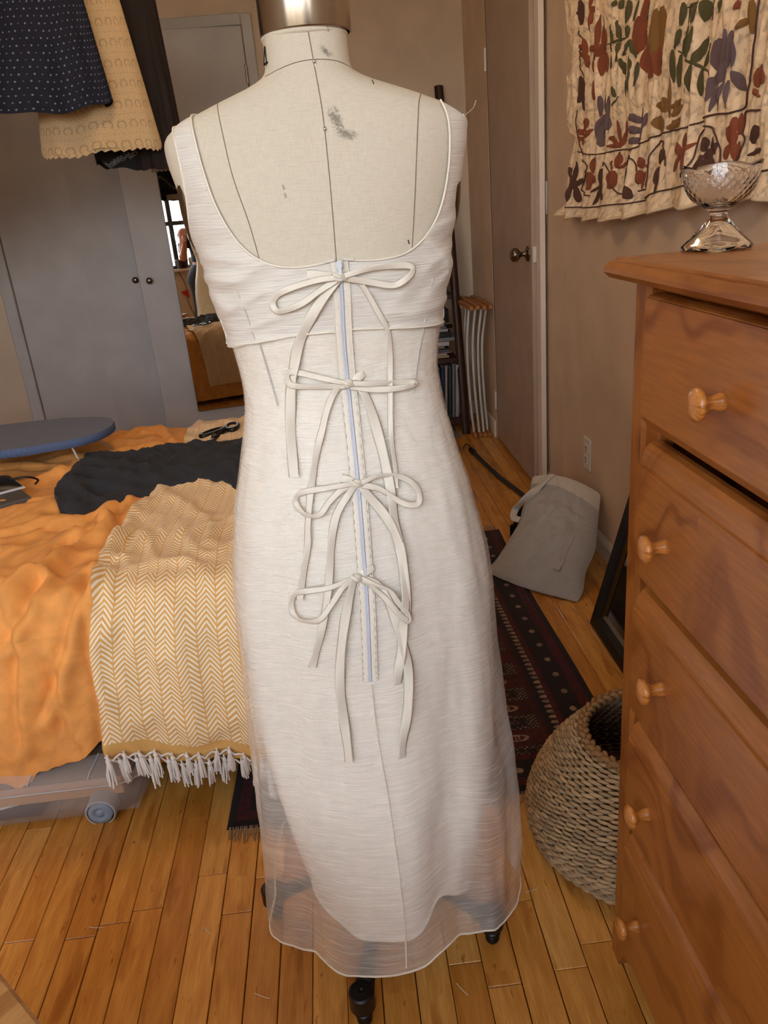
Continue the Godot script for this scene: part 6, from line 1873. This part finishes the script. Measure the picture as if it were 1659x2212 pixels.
	for k in 4:
		var px: float = [-0.045, -0.018, 0.006, 0.030][k]
		var tx: float = [-0.062, -0.036, -0.008, 0.017][k]
		var front_z: float = [0.05, 0.06, 0.06, 0.04][k]
		put("top_bar", boxed(Vector3(tx + 0.008 + 0.003 * k, 0.672 + 0.004 * (k % 2), -0.075 + 0.012 * k), Vector3(0.021, 0.022, 0.44), 0.003, Basis(Vector3.UP, 0.03)), M.rack_wood, rack)
		put("foot_bar", boxed(Vector3(px, 0.012, -0.06), Vector3(0.021, 0.022, 0.32), 0.003), M.rack_wood, rack)
		for z in ([front_z, -0.19] if k < 2 else [front_z]):
			var bow := 0.010 if z > 0.0 else 0.004
			put("rod", tubed(curve([Vector3(px, 0.020, z), Vector3(lerpf(px, tx, 0.35) - bow, 0.25, z + 0.01), Vector3(lerpf(px, tx, 0.8) - bow * 0.6, 0.48, z + 0.02), Vector3(tx + 0.008 + 0.003 * k, 0.665, z + 0.055)], 6), 0.0062 if z > 0.0 else 0.005, 8), M.white_metal, rack)


func book(at: Vector3, size: Vector3, c: Color, label: String, group: String, lying: bool, tilt := 0.0) -> void:
	var b := thing("book", label, "book", at, 0.0, group)
	b.rotation.z = tilt
	var cover := mat(c, 0.5)
	var m := Maker.new()
	var t := 0.002
	if lying:
		m.box(Vector3(0, t / 2, 0), Vector3(size.x, t, size.z), 0.0006)
		m.box(Vector3(0, size.y - t / 2, 0), Vector3(size.x, t, size.z), 0.0006)
		m.box(Vector3(0, size.y / 2, size.z / 2 - t / 2), Vector3(size.x, size.y, t), 0.0006)
	else:
		m.box(Vector3(-size.x / 2 + t / 2, size.y / 2, 0), Vector3(t, size.y, size.z), 0.0006)
		m.box(Vector3(size.x / 2 - t / 2, size.y / 2, 0), Vector3(t, size.y, size.z), 0.0006)
		m.box(Vector3(0, size.y / 2, size.z / 2 - t / 2), Vector3(size.x, size.y, t), 0.0006)
	put("cover", m, cover, b)
	var inner := size - Vector3(0.002, 0.0045, 0.006) if lying else size - Vector3(0.0045, 0.006, 0.006)
	put("pages", boxed(Vector3(0, size.y / 2, -0.001), inner), M.white_plastic, b)


# ---------------------------------------------------------------- pressed-glass dish on the chest
func glass_dish() -> void:
	var g := thing("glass_dish", "clear pressed-glass footed dish with a scalloped rim on the chest", "glass dish", Vector3(0.462, 1.1125, -0.940), deg_to_rad(24.0))
	var m := Maker.new()
	# outer skin from the foot up to the rim, then down the inside; four lobes
	var outer := [Vector2(0.0, 0.036), Vector2(0.008, 0.034), Vector2(0.018, 0.024), Vector2(0.030, 0.010), Vector2(0.0400, 0.0), Vector2(0.0440, 0.0), Vector2(0.0455, 0.003), Vector2(0.0445, 0.007), Vector2(0.035, 0.018), Vector2(0.024, 0.033), Vector2(0.0155, 0.044), Vector2(0.0130, 0.050), Vector2(0.0150, 0.056), Vector2(0.026, 0.063), Vector2(0.040, 0.073), Vector2(0.048, 0.087), Vector2(0.0515, 0.103), Vector2(0.0545, 0.118), Vector2(0.0537, 0.1205), Vector2(0.0518, 0.119), Vector2(0.0485, 0.103), Vector2(0.0445, 0.088), Vector2(0.036, 0.0755), Vector2(0.020, 0.0665), Vector2(0.0, 0.064)]
	var c := curve(outer, 5)
	var n := c.size() - 1
	m.grid(144, n, func(u: float, v: float) -> Vector3:
		var p: Vector2 = c[int(round(v * n))]
		var a := u * TAU
		var foot := smooth(0.050, 0.010, p.y)
		var bowl := smooth(0.062, 0.105, p.y)
		var square := pow(pow(absf(cos(a)), 5.0) + pow(absf(sin(a)), 5.0), -1.0 / 5.0)
		var r := p.x * lerpf(1.0, square * 0.96, foot * 0.8)
		r *= 1.0 + 0.07 * bowl * absf(sin(2.0 * a)) - 0.03 * bowl
		r += 0.0011 * bowl * smooth(0.112, 0.100, p.y) * sin(a * 24.0) * sin(p.y * 520.0)
		var y := p.y + 0.007 * smooth(0.098, 0.118, p.y) * (absf(sin(2.0 * a)) - 0.6)
		return Vector3(cos(a) * maxf(r, 0.0), y, sin(a) * maxf(r, 0.0)) * 0.765, 1.0, 1.0, true)
	put("dish", m, M.glass, g)


# ---------------------------------------------------------------- the window wall behind the camera (seen in the mirror)
func window_side() -> void:
	var w := thing("window_1", "wide window with dark frames behind the camera, seen in the mirror", "window", Vector3(-0.39, 0.92, 1.23))
	w.set_meta("kind", "structure")
	var frame := mat(Color(0.16, 0.15, 0.14), 0.45)
	var m := Maker.new()
	for x in [-1.75, -1.02, -0.36, 0.41, 1.13]:
		m.box(Vector3(x, 0.78, 0), Vector3(0.05, 1.56, 0.07), 0.004)
	for y in [0.018, 1.542]:
		m.box(Vector3(-0.31, y, 0), Vector3(2.90, 0.036, 0.07), 0.004)
	m.box(Vector3(-0.31, 0.50, 0), Vector3(2.90, 0.045, 0.05), 0.004)
	put("frame", m, frame, w)
	for x in [-1.385, -0.69, 0.025, 0.77]:
		for y in [0.26, 1.03]:
			put("pane", boxed(Vector3(x, y, 0), Vector3(0.70, 0.46 if y < 0.5 else 1.0, 0.004)), M.pane, w)
	structure("trim_5", boxed(Vector3(-0.70, 0.905, 1.11), Vector3(3.0, 0.03, 0.12), 0.006), M.trim)
	# a spiky plant in a dark pot, a white cup, and a cord with a red tag
	var p := thing("potted_plant", "spiky plant in a brown pot on the window sill, reflected in the mirror", "potted plant", Vector3(0.06, 0.92, 1.10))
	put("pot", turned([Vector2(0, 0), Vector2(0.055, 0), Vector2(0.062, 0.008), Vector2(0.070, 0.085), Vector2(0.074, 0.088), Vector2(0.074, 0.100), Vector2(0.066, 0.100), Vector2(0.064, 0.085), Vector2(0, 0.082)], 28), mat(Color(0.20, 0.10, 0.07), 0.5), p)
	var leaf := mat(Color(0.24, 0.30, 0.12), 0.5, {"backlight": Color(0.3, 0.35, 0.1)})
	var r := RandomNumberGenerator.new()
	r.seed = 6
	for i in 22:
		var a := TAU * i / 22.0 + r.randf()
		var l := r.randf_range(0.22, 0.46)
		var out := r.randf_range(0.05, 0.20)
		var d := Vector3(cos(a), 0, sin(a) * 0.4)
		put("leaf", tubed(curve([Vector3(0, 0.085, 0), d * out * 0.3 + Vector3(0, 0.085 + l * 0.5, 0), d * out + Vector3(0, 0.085 + l, 0)], 5), func(t: float) -> float: return 0.006 * (1.0 - t * 0.9), 5, d.cross(Vector3.UP), 0.25), leaf, p)
	var cup := thing("cup", "white cup on the window sill beside the plant, reflected in the mirror", "cup", Vector3(0.175, 0.92, 1.10))
	put("body", turned([Vector2(0, 0.002), Vector2(0.026, 0), Vector2(0.036, 0.05), Vector2(0.040, 0.115), Vector2(0.037, 0.115), Vector2(0.033, 0.05), Vector2(0, 0.012)], 24), mat(Color(0.88, 0.88, 0.88), 0.3), cup)
	var cord := thing("cord", "thin cord with a red tag hanging below the window sill, reflected in the mirror", "cord", Vector3(0.03, 0, 1.138))
	put("wire", tubed(curve([Vector3(-0.02, 0.885, 0), Vector3(0.03, 0.74, 0), Vector3(0.03, 0.55, 0), Vector3(0.10, 0.30, 0), Vector3(0.16, 0.0, 0)], 6), 0.004, 6), mat(Color(0.35, 0.32, 0.28), 0.6), cord)
	m = Maker.new()
	m.prism([Vector2(-0.035, 0.66), Vector2(0.05, 0.675), Vector2(0.055, 0.575)], -0.009, -0.004)
	put("red_tag", m, mat(Color(0.72, 0.14, 0.10), 0.6), cord)


# ---------------------------------------------------------------- the photographer, seen in the mirror
func field_mesh(bones: Array, lo: Vector3, hi: Vector3, cell: float, blend: float) -> Maker:
	# bones: [a, b, ra, rb]; smooth union of tapered capsules, meshed as surface nets
	var nx := int((hi.x - lo.x) / cell) + 1
	var ny := int((hi.y - lo.y) / cell) + 1
	var nz := int((hi.z - lo.z) / cell) + 1
	var val := PackedFloat32Array()
	val.resize(nx * ny * nz)
	val.fill(1.0)
	for b in bones:
		var a: Vector3 = b[0]
		var d: Vector3 = b[1] - a
		var dd := maxf(d.length_squared(), 1e-9)
		var far := maxf(b[2], b[3]) + blend * 2.0 + cell * 2.0
		var l := a.min(b[1]) - Vector3.ONE * far
		var h := a.max(b[1]) + Vector3.ONE * far
		var i0 := Vector3i(((l - lo) / cell).floor()).clamp(Vector3i.ZERO, Vector3i(nx - 1, ny - 1, nz - 1))
		var i1 := Vector3i(((h - lo) / cell).ceil()).clamp(Vector3i.ZERO, Vector3i(nx - 1, ny - 1, nz - 1))
		for z in range(i0.z, i1.z + 1):
			for y in range(i0.y, i1.y + 1):
				var at := (z * ny + y) * nx
				for x in range(i0.x, i1.x + 1):
					var p := lo + Vector3(x, y, z) * cell
					var t := clampf((p - a).dot(d) / dd, 0.0, 1.0)
					var dist := (p - a - d * t).length() - lerpf(b[2], b[3], t)
					var old := val[at + x]
					var k := maxf(blend - absf(old - dist), 0.0) / blend
					val[at + x] = minf(old, dist) - k * k * blend * 0.25
	var index := {}
	var m := Maker.new()
	m.soft()
	for z in nz - 1:
		for y in ny - 1:
			for x in nx - 1:
				var sum := Vector3()
				var count := 0
				var base := (z * ny + y) * nx + x
				var any := val[base] < 0.0
				var mixed := false
				for c in 8:
					if (val[base + (c & 1) + ((c >> 1) & 1) * nx + (c >> 2) * nx * ny] < 0.0) != any:
						mixed = true
						break
				if not mixed:
					continue
				for e in EDGES:
					var pa := Vector3(e[0] & 1, (e[0] >> 1) & 1, e[0] >> 2)
					var pb := Vector3(e[1] & 1, (e[1] >> 1) & 1, e[1] >> 2)
					var va := val[base + int(pa.x) + int(pa.y) * nx + int(pa.z) * nx * ny]
					var vb := val[base + int(pb.x) + int(pb.y) * nx + int(pb.z) * nx * ny]
					if (va < 0.0) != (vb < 0.0):
						sum += pa.lerp(pb, va / (va - vb))
						count += 1
				index[base] = lo + (Vector3(x, y, z) + sum / count) * cell
	for base: int in index:
		var steps := [1, nx, nx * ny]
		for axis in 3:
			var s: int = steps[axis]
			var u: int = steps[(axis + 1) % 3]
			var v: int = steps[(axis + 2) % 3]
			if base + s >= val.size() or (val[base] < 0.0) == (val[base + s] < 0.0):
				continue
			if not (index.has(base - u) and index.has(base - v) and index.has(base - u - v)):
				continue
			if val[base] < 0.0:
				m.quad(index[base], index[base - v], index[base - u - v], index[base - u])
			else:
				m.quad(index[base], index[base - u], index[base - u - v], index[base - v])
	return m


const EDGES := [[0, 1], [2, 3], [4, 5], [6, 7], [0, 2], [1, 3], [4, 6], [5, 7], [0, 4], [1, 5], [2, 6], [3, 7]]


func photographer() -> void:
	var p := thing("person", "person in black sleeveless top and grey trousers holding up a phone, reflected in mirror", "person", Vector3(0.19, 0, 0.40))
	var o := Vector3(-0.19, 0, -0.40)
	var hip := Vector3(0, 0.83, 0)
	var chest := Vector3(0, 1.16, 0.0)
	var neck := Vector3(0, 1.33, 0.01)
	var sh := [Vector3(-0.165, 1.27, 0.01), Vector3(0.165, 1.27, 0.01)]
	var el := [Vector3(-0.225, 1.04, -0.10), Vector3(0.215, 1.05, -0.11)]
	var wr := [o + Vector3(-0.035, 1.165, 0.075), o + Vector3(0.075, 1.16, 0.075)]
	var skin := [[hip, chest, 0.125, 0.115], [chest, neck, 0.115, 0.050], [neck, neck + Vector3(0, 0.07, -0.01), 0.052, 0.050], [sh[0], sh[1], 0.058, 0.058], [hip + Vector3(-0.07, -0.02, 0), hip + Vector3(0.07, -0.02, 0), 0.115, 0.115]]
	var head := Vector3(0, 1.475, -0.03)
	skin.append([head + Vector3(0, 0.03, 0.01), head + Vector3(0, -0.045, -0.012), 0.082, 0.062])
	skin.append([head + Vector3(0, 0.0, -0.085), head + Vector3(0, -0.022, -0.098), 0.009, 0.014])
	for s in [-1.0, 1.0]:
		skin.append([head + Vector3(s * 0.080, 0.005, 0.01), head + Vector3(s * 0.078, -0.025, 0.008), 0.015, 0.010])
	skin.append([head + Vector3(-0.02, -0.060, -0.072), head + Vector3(0.02, -0.060, -0.072), 0.010, 0.010])
	for k in 2:
		skin.append([sh[k], el[k], 0.048, 0.038])
		skin.append([el[k], wr[k], 0.038, 0.024])
		skin.append([hip + Vector3(-0.085 + 0.17 * k, -0.06, 0), Vector3(-0.10 + 0.20 * k, 0.44, -0.01), 0.088, 0.056])
		skin.append([Vector3(-0.10 + 0.20 * k, 0.44, -0.01), Vector3(-0.105 + 0.21 * k, 0.08, 0.02), 0.052, 0.036])
		skin.append([Vector3(-0.105 + 0.21 * k, 0.045, 0.02), Vector3(-0.12 + 0.24 * k, 0.030, -0.14), 0.042, 0.026])
	put("body", field_mesh(skin, Vector3(-0.34, 0.0, -0.46), Vector3(0.34, 1.60, 0.20), 0.0155, 0.03), M.skin, p)
	# hands round the phone
	for k in 2:
		var s := -1.0 if k == 0 else 1.0
		var palm: Vector3 = wr[k] + Vector3(-s * 0.004, 0.030, -0.022)
		var hand := [[wr[k], palm, 0.023, 0.026], [palm, palm + Vector3(0, 0.028, -0.008), 0.026, 0.024]]
		for i in 4:
			var root := palm + Vector3(s * 0.004, 0.046 - 0.019 * i, -0.012)
			var mid := root + Vector3(s * 0.006, 0.004, -0.030)
			hand.append([root, mid, 0.0088, 0.0080])
			hand.append([mid, mid + Vector3(-s * (0.030 - 0.003 * i), 0.002, -0.012), 0.0080, 0.0066])
		hand.append([palm + Vector3(-s * 0.010, 0.0, 0.010), palm + Vector3(-s * 0.028, 0.026, 0.006), 0.0105, 0.0095])
		hand.append([palm + Vector3(-s * 0.028, 0.026, 0.006), palm + Vector3(-s * 0.042, 0.042, -0.004), 0.0092, 0.0075])
		put("hand", field_mesh(hand, wr[k] - Vector3(0.085, 0.05, 0.10), wr[k] + Vector3(0.085, 0.12, 0.05), 0.005, 0.006), M.skin, p)
	# clothes follow the body
	var top := [[Vector3(0, 1.02, 0), chest, 0.128, 0.124], [chest, Vector3(0, 1.24, 0.0), 0.124, 0.09], [Vector3(-0.11, 1.25, 0.0), Vector3(0.11, 1.25, 0.0), 0.066, 0.066], [Vector3(-0.06, 1.15, -0.06), Vector3(0.06, 1.15, -0.06), 0.075, 0.075]]
	put("top", field_mesh(top, Vector3(-0.25, 0.88, -0.2), Vector3(0.25, 1.36, 0.2), 0.015, 0.05), mat(Color(0.04, 0.04, 0.05), 0.8), p)
	var legs := [[hip + Vector3(-0.07, -0.02, 0), hip + Vector3(0.07, -0.02, 0), 0.130, 0.130], [hip + Vector3(0, 0.03, 0), hip + Vector3(0, 0.06, 0), 0.132, 0.130]]
	for k in 2:
		legs.append([hip + Vector3(-0.085 + 0.17 * k, -0.06, 0), Vector3(-0.10 + 0.20 * k, 0.44, -0.01), 0.104, 0.080])
		legs.append([Vector3(-0.10 + 0.20 * k, 0.44, -0.01), Vector3(-0.105 + 0.21 * k, 0.11, 0.02), 0.080, 0.072])
	put("trousers", field_mesh(legs, Vector3(-0.32, 0.02, -0.2), Vector3(0.32, 1.06, 0.2), 0.0165, 0.05), mat(Color(0.20, 0.205, 0.22), 0.85), p)
	var hair := [[head + Vector3(0, 0.045, 0.02), head + Vector3(0, -0.02, 0.05), 0.088, 0.082], [head + Vector3(0, -0.02, 0.055), head + Vector3(0, -0.16, 0.06), 0.075, 0.055]]
	put("hair", field_mesh(hair, head - Vector3(0.14, 0.26, 0.10), head + Vector3(0.14, 0.17, 0.18), 0.014, 0.04), mat(Color(0.07, 0.045, 0.03), 0.6), p)
	var m := Maker.new()
	for s in [-1.0, 1.0]:
		m.ball(head + Vector3(s * 0.030, 0.002, -0.074), Vector3(0.013, 0.008, 0.008), 10)
	put("eye", m, mat(Color(0.75, 0.72, 0.70), 0.2), p)
	# the phone: its lens is where the picture is taken from
	var ph := thing("phone", "black phone held up in both hands, reflected in the mirror", "phone", Vector3(0.020, 1.186, 0.0))
	var tilt := Basis(Vector3.RIGHT, deg_to_rad(-21.7))
	put("case", boxed(Vector3(0, 0.0, 0.022), Vector3(0.074, 0.150, 0.009), 0.003, tilt), M.black_plastic, ph)
	put("camera_bump", boxed(tilt * Vector3(-0.018, 0.054, 0.0155) + Vector3(0, 0, 0.004), Vector3(0.030, 0.032, 0.003), 0.001, tilt), M.steel, ph)


# ---------------------------------------------------------------- small things
func bits() -> void:
	# corner of a pale wooden table in the foreground, lower left
	var t := thing("side_table", "corner of a pale wooden table at the bottom left of the picture", "table", Vector3(-0.536, 0, -0.404), deg_to_rad(-45.0))
	put("top", boxed(Vector3(-0.02, 0.491, 0.0), Vector3(0.6, 0.022, 0.46), 0.004), mat(Color(0.80, 0.66, 0.47), 0.45, {"tex": T.maple, "scale": Vector3(1, 3, 1)}), t)
	for x in [-0.28, 0.24]:
		for z in [-0.19, 0.19]:
			put("leg", boxed(Vector3(x, 0.24, z), Vector3(0.035, 0.48, 0.035), 0.003), M.rack_wood, t)
	# lint and thread ends on the boards
	var spots := [[Vector2(-0.232, -0.92), 0.5, "left of the front iron leg"], [Vector2(0.095, -0.885), 1.1, "just in front of the hem at the right"], [Vector2(0.255, -1.06), -0.3, "between the dress and the basket"], [Vector2(-0.34, -1.06), 0.9, "left of the left caster"], [Vector2(-0.55, -1.10), 0.2, "nearest the storage bin"], [Vector2(-0.20, -0.79), 0.8, "nearest the bottom edge of the picture"]]
	for s in spots:
		var m := Maker.new()
		var d := Vector3(cos(s[1]), 0, sin(s[1]))
		m.tube(curve([-d * 0.014, Vector3(0.002, 0.0008, 0.002), d * 0.012 + Vector3(0.003, 0, 0)], 5), 0.0006, 5)
		var o := put("thread_snippet", m, M.thread)
		o.position = Vector3(s[0].x, 0.0008, s[0].y)
		tag(o, "short white thread snippet on the floorboards, " + s[2], "thread", "thread snippets on the floor")
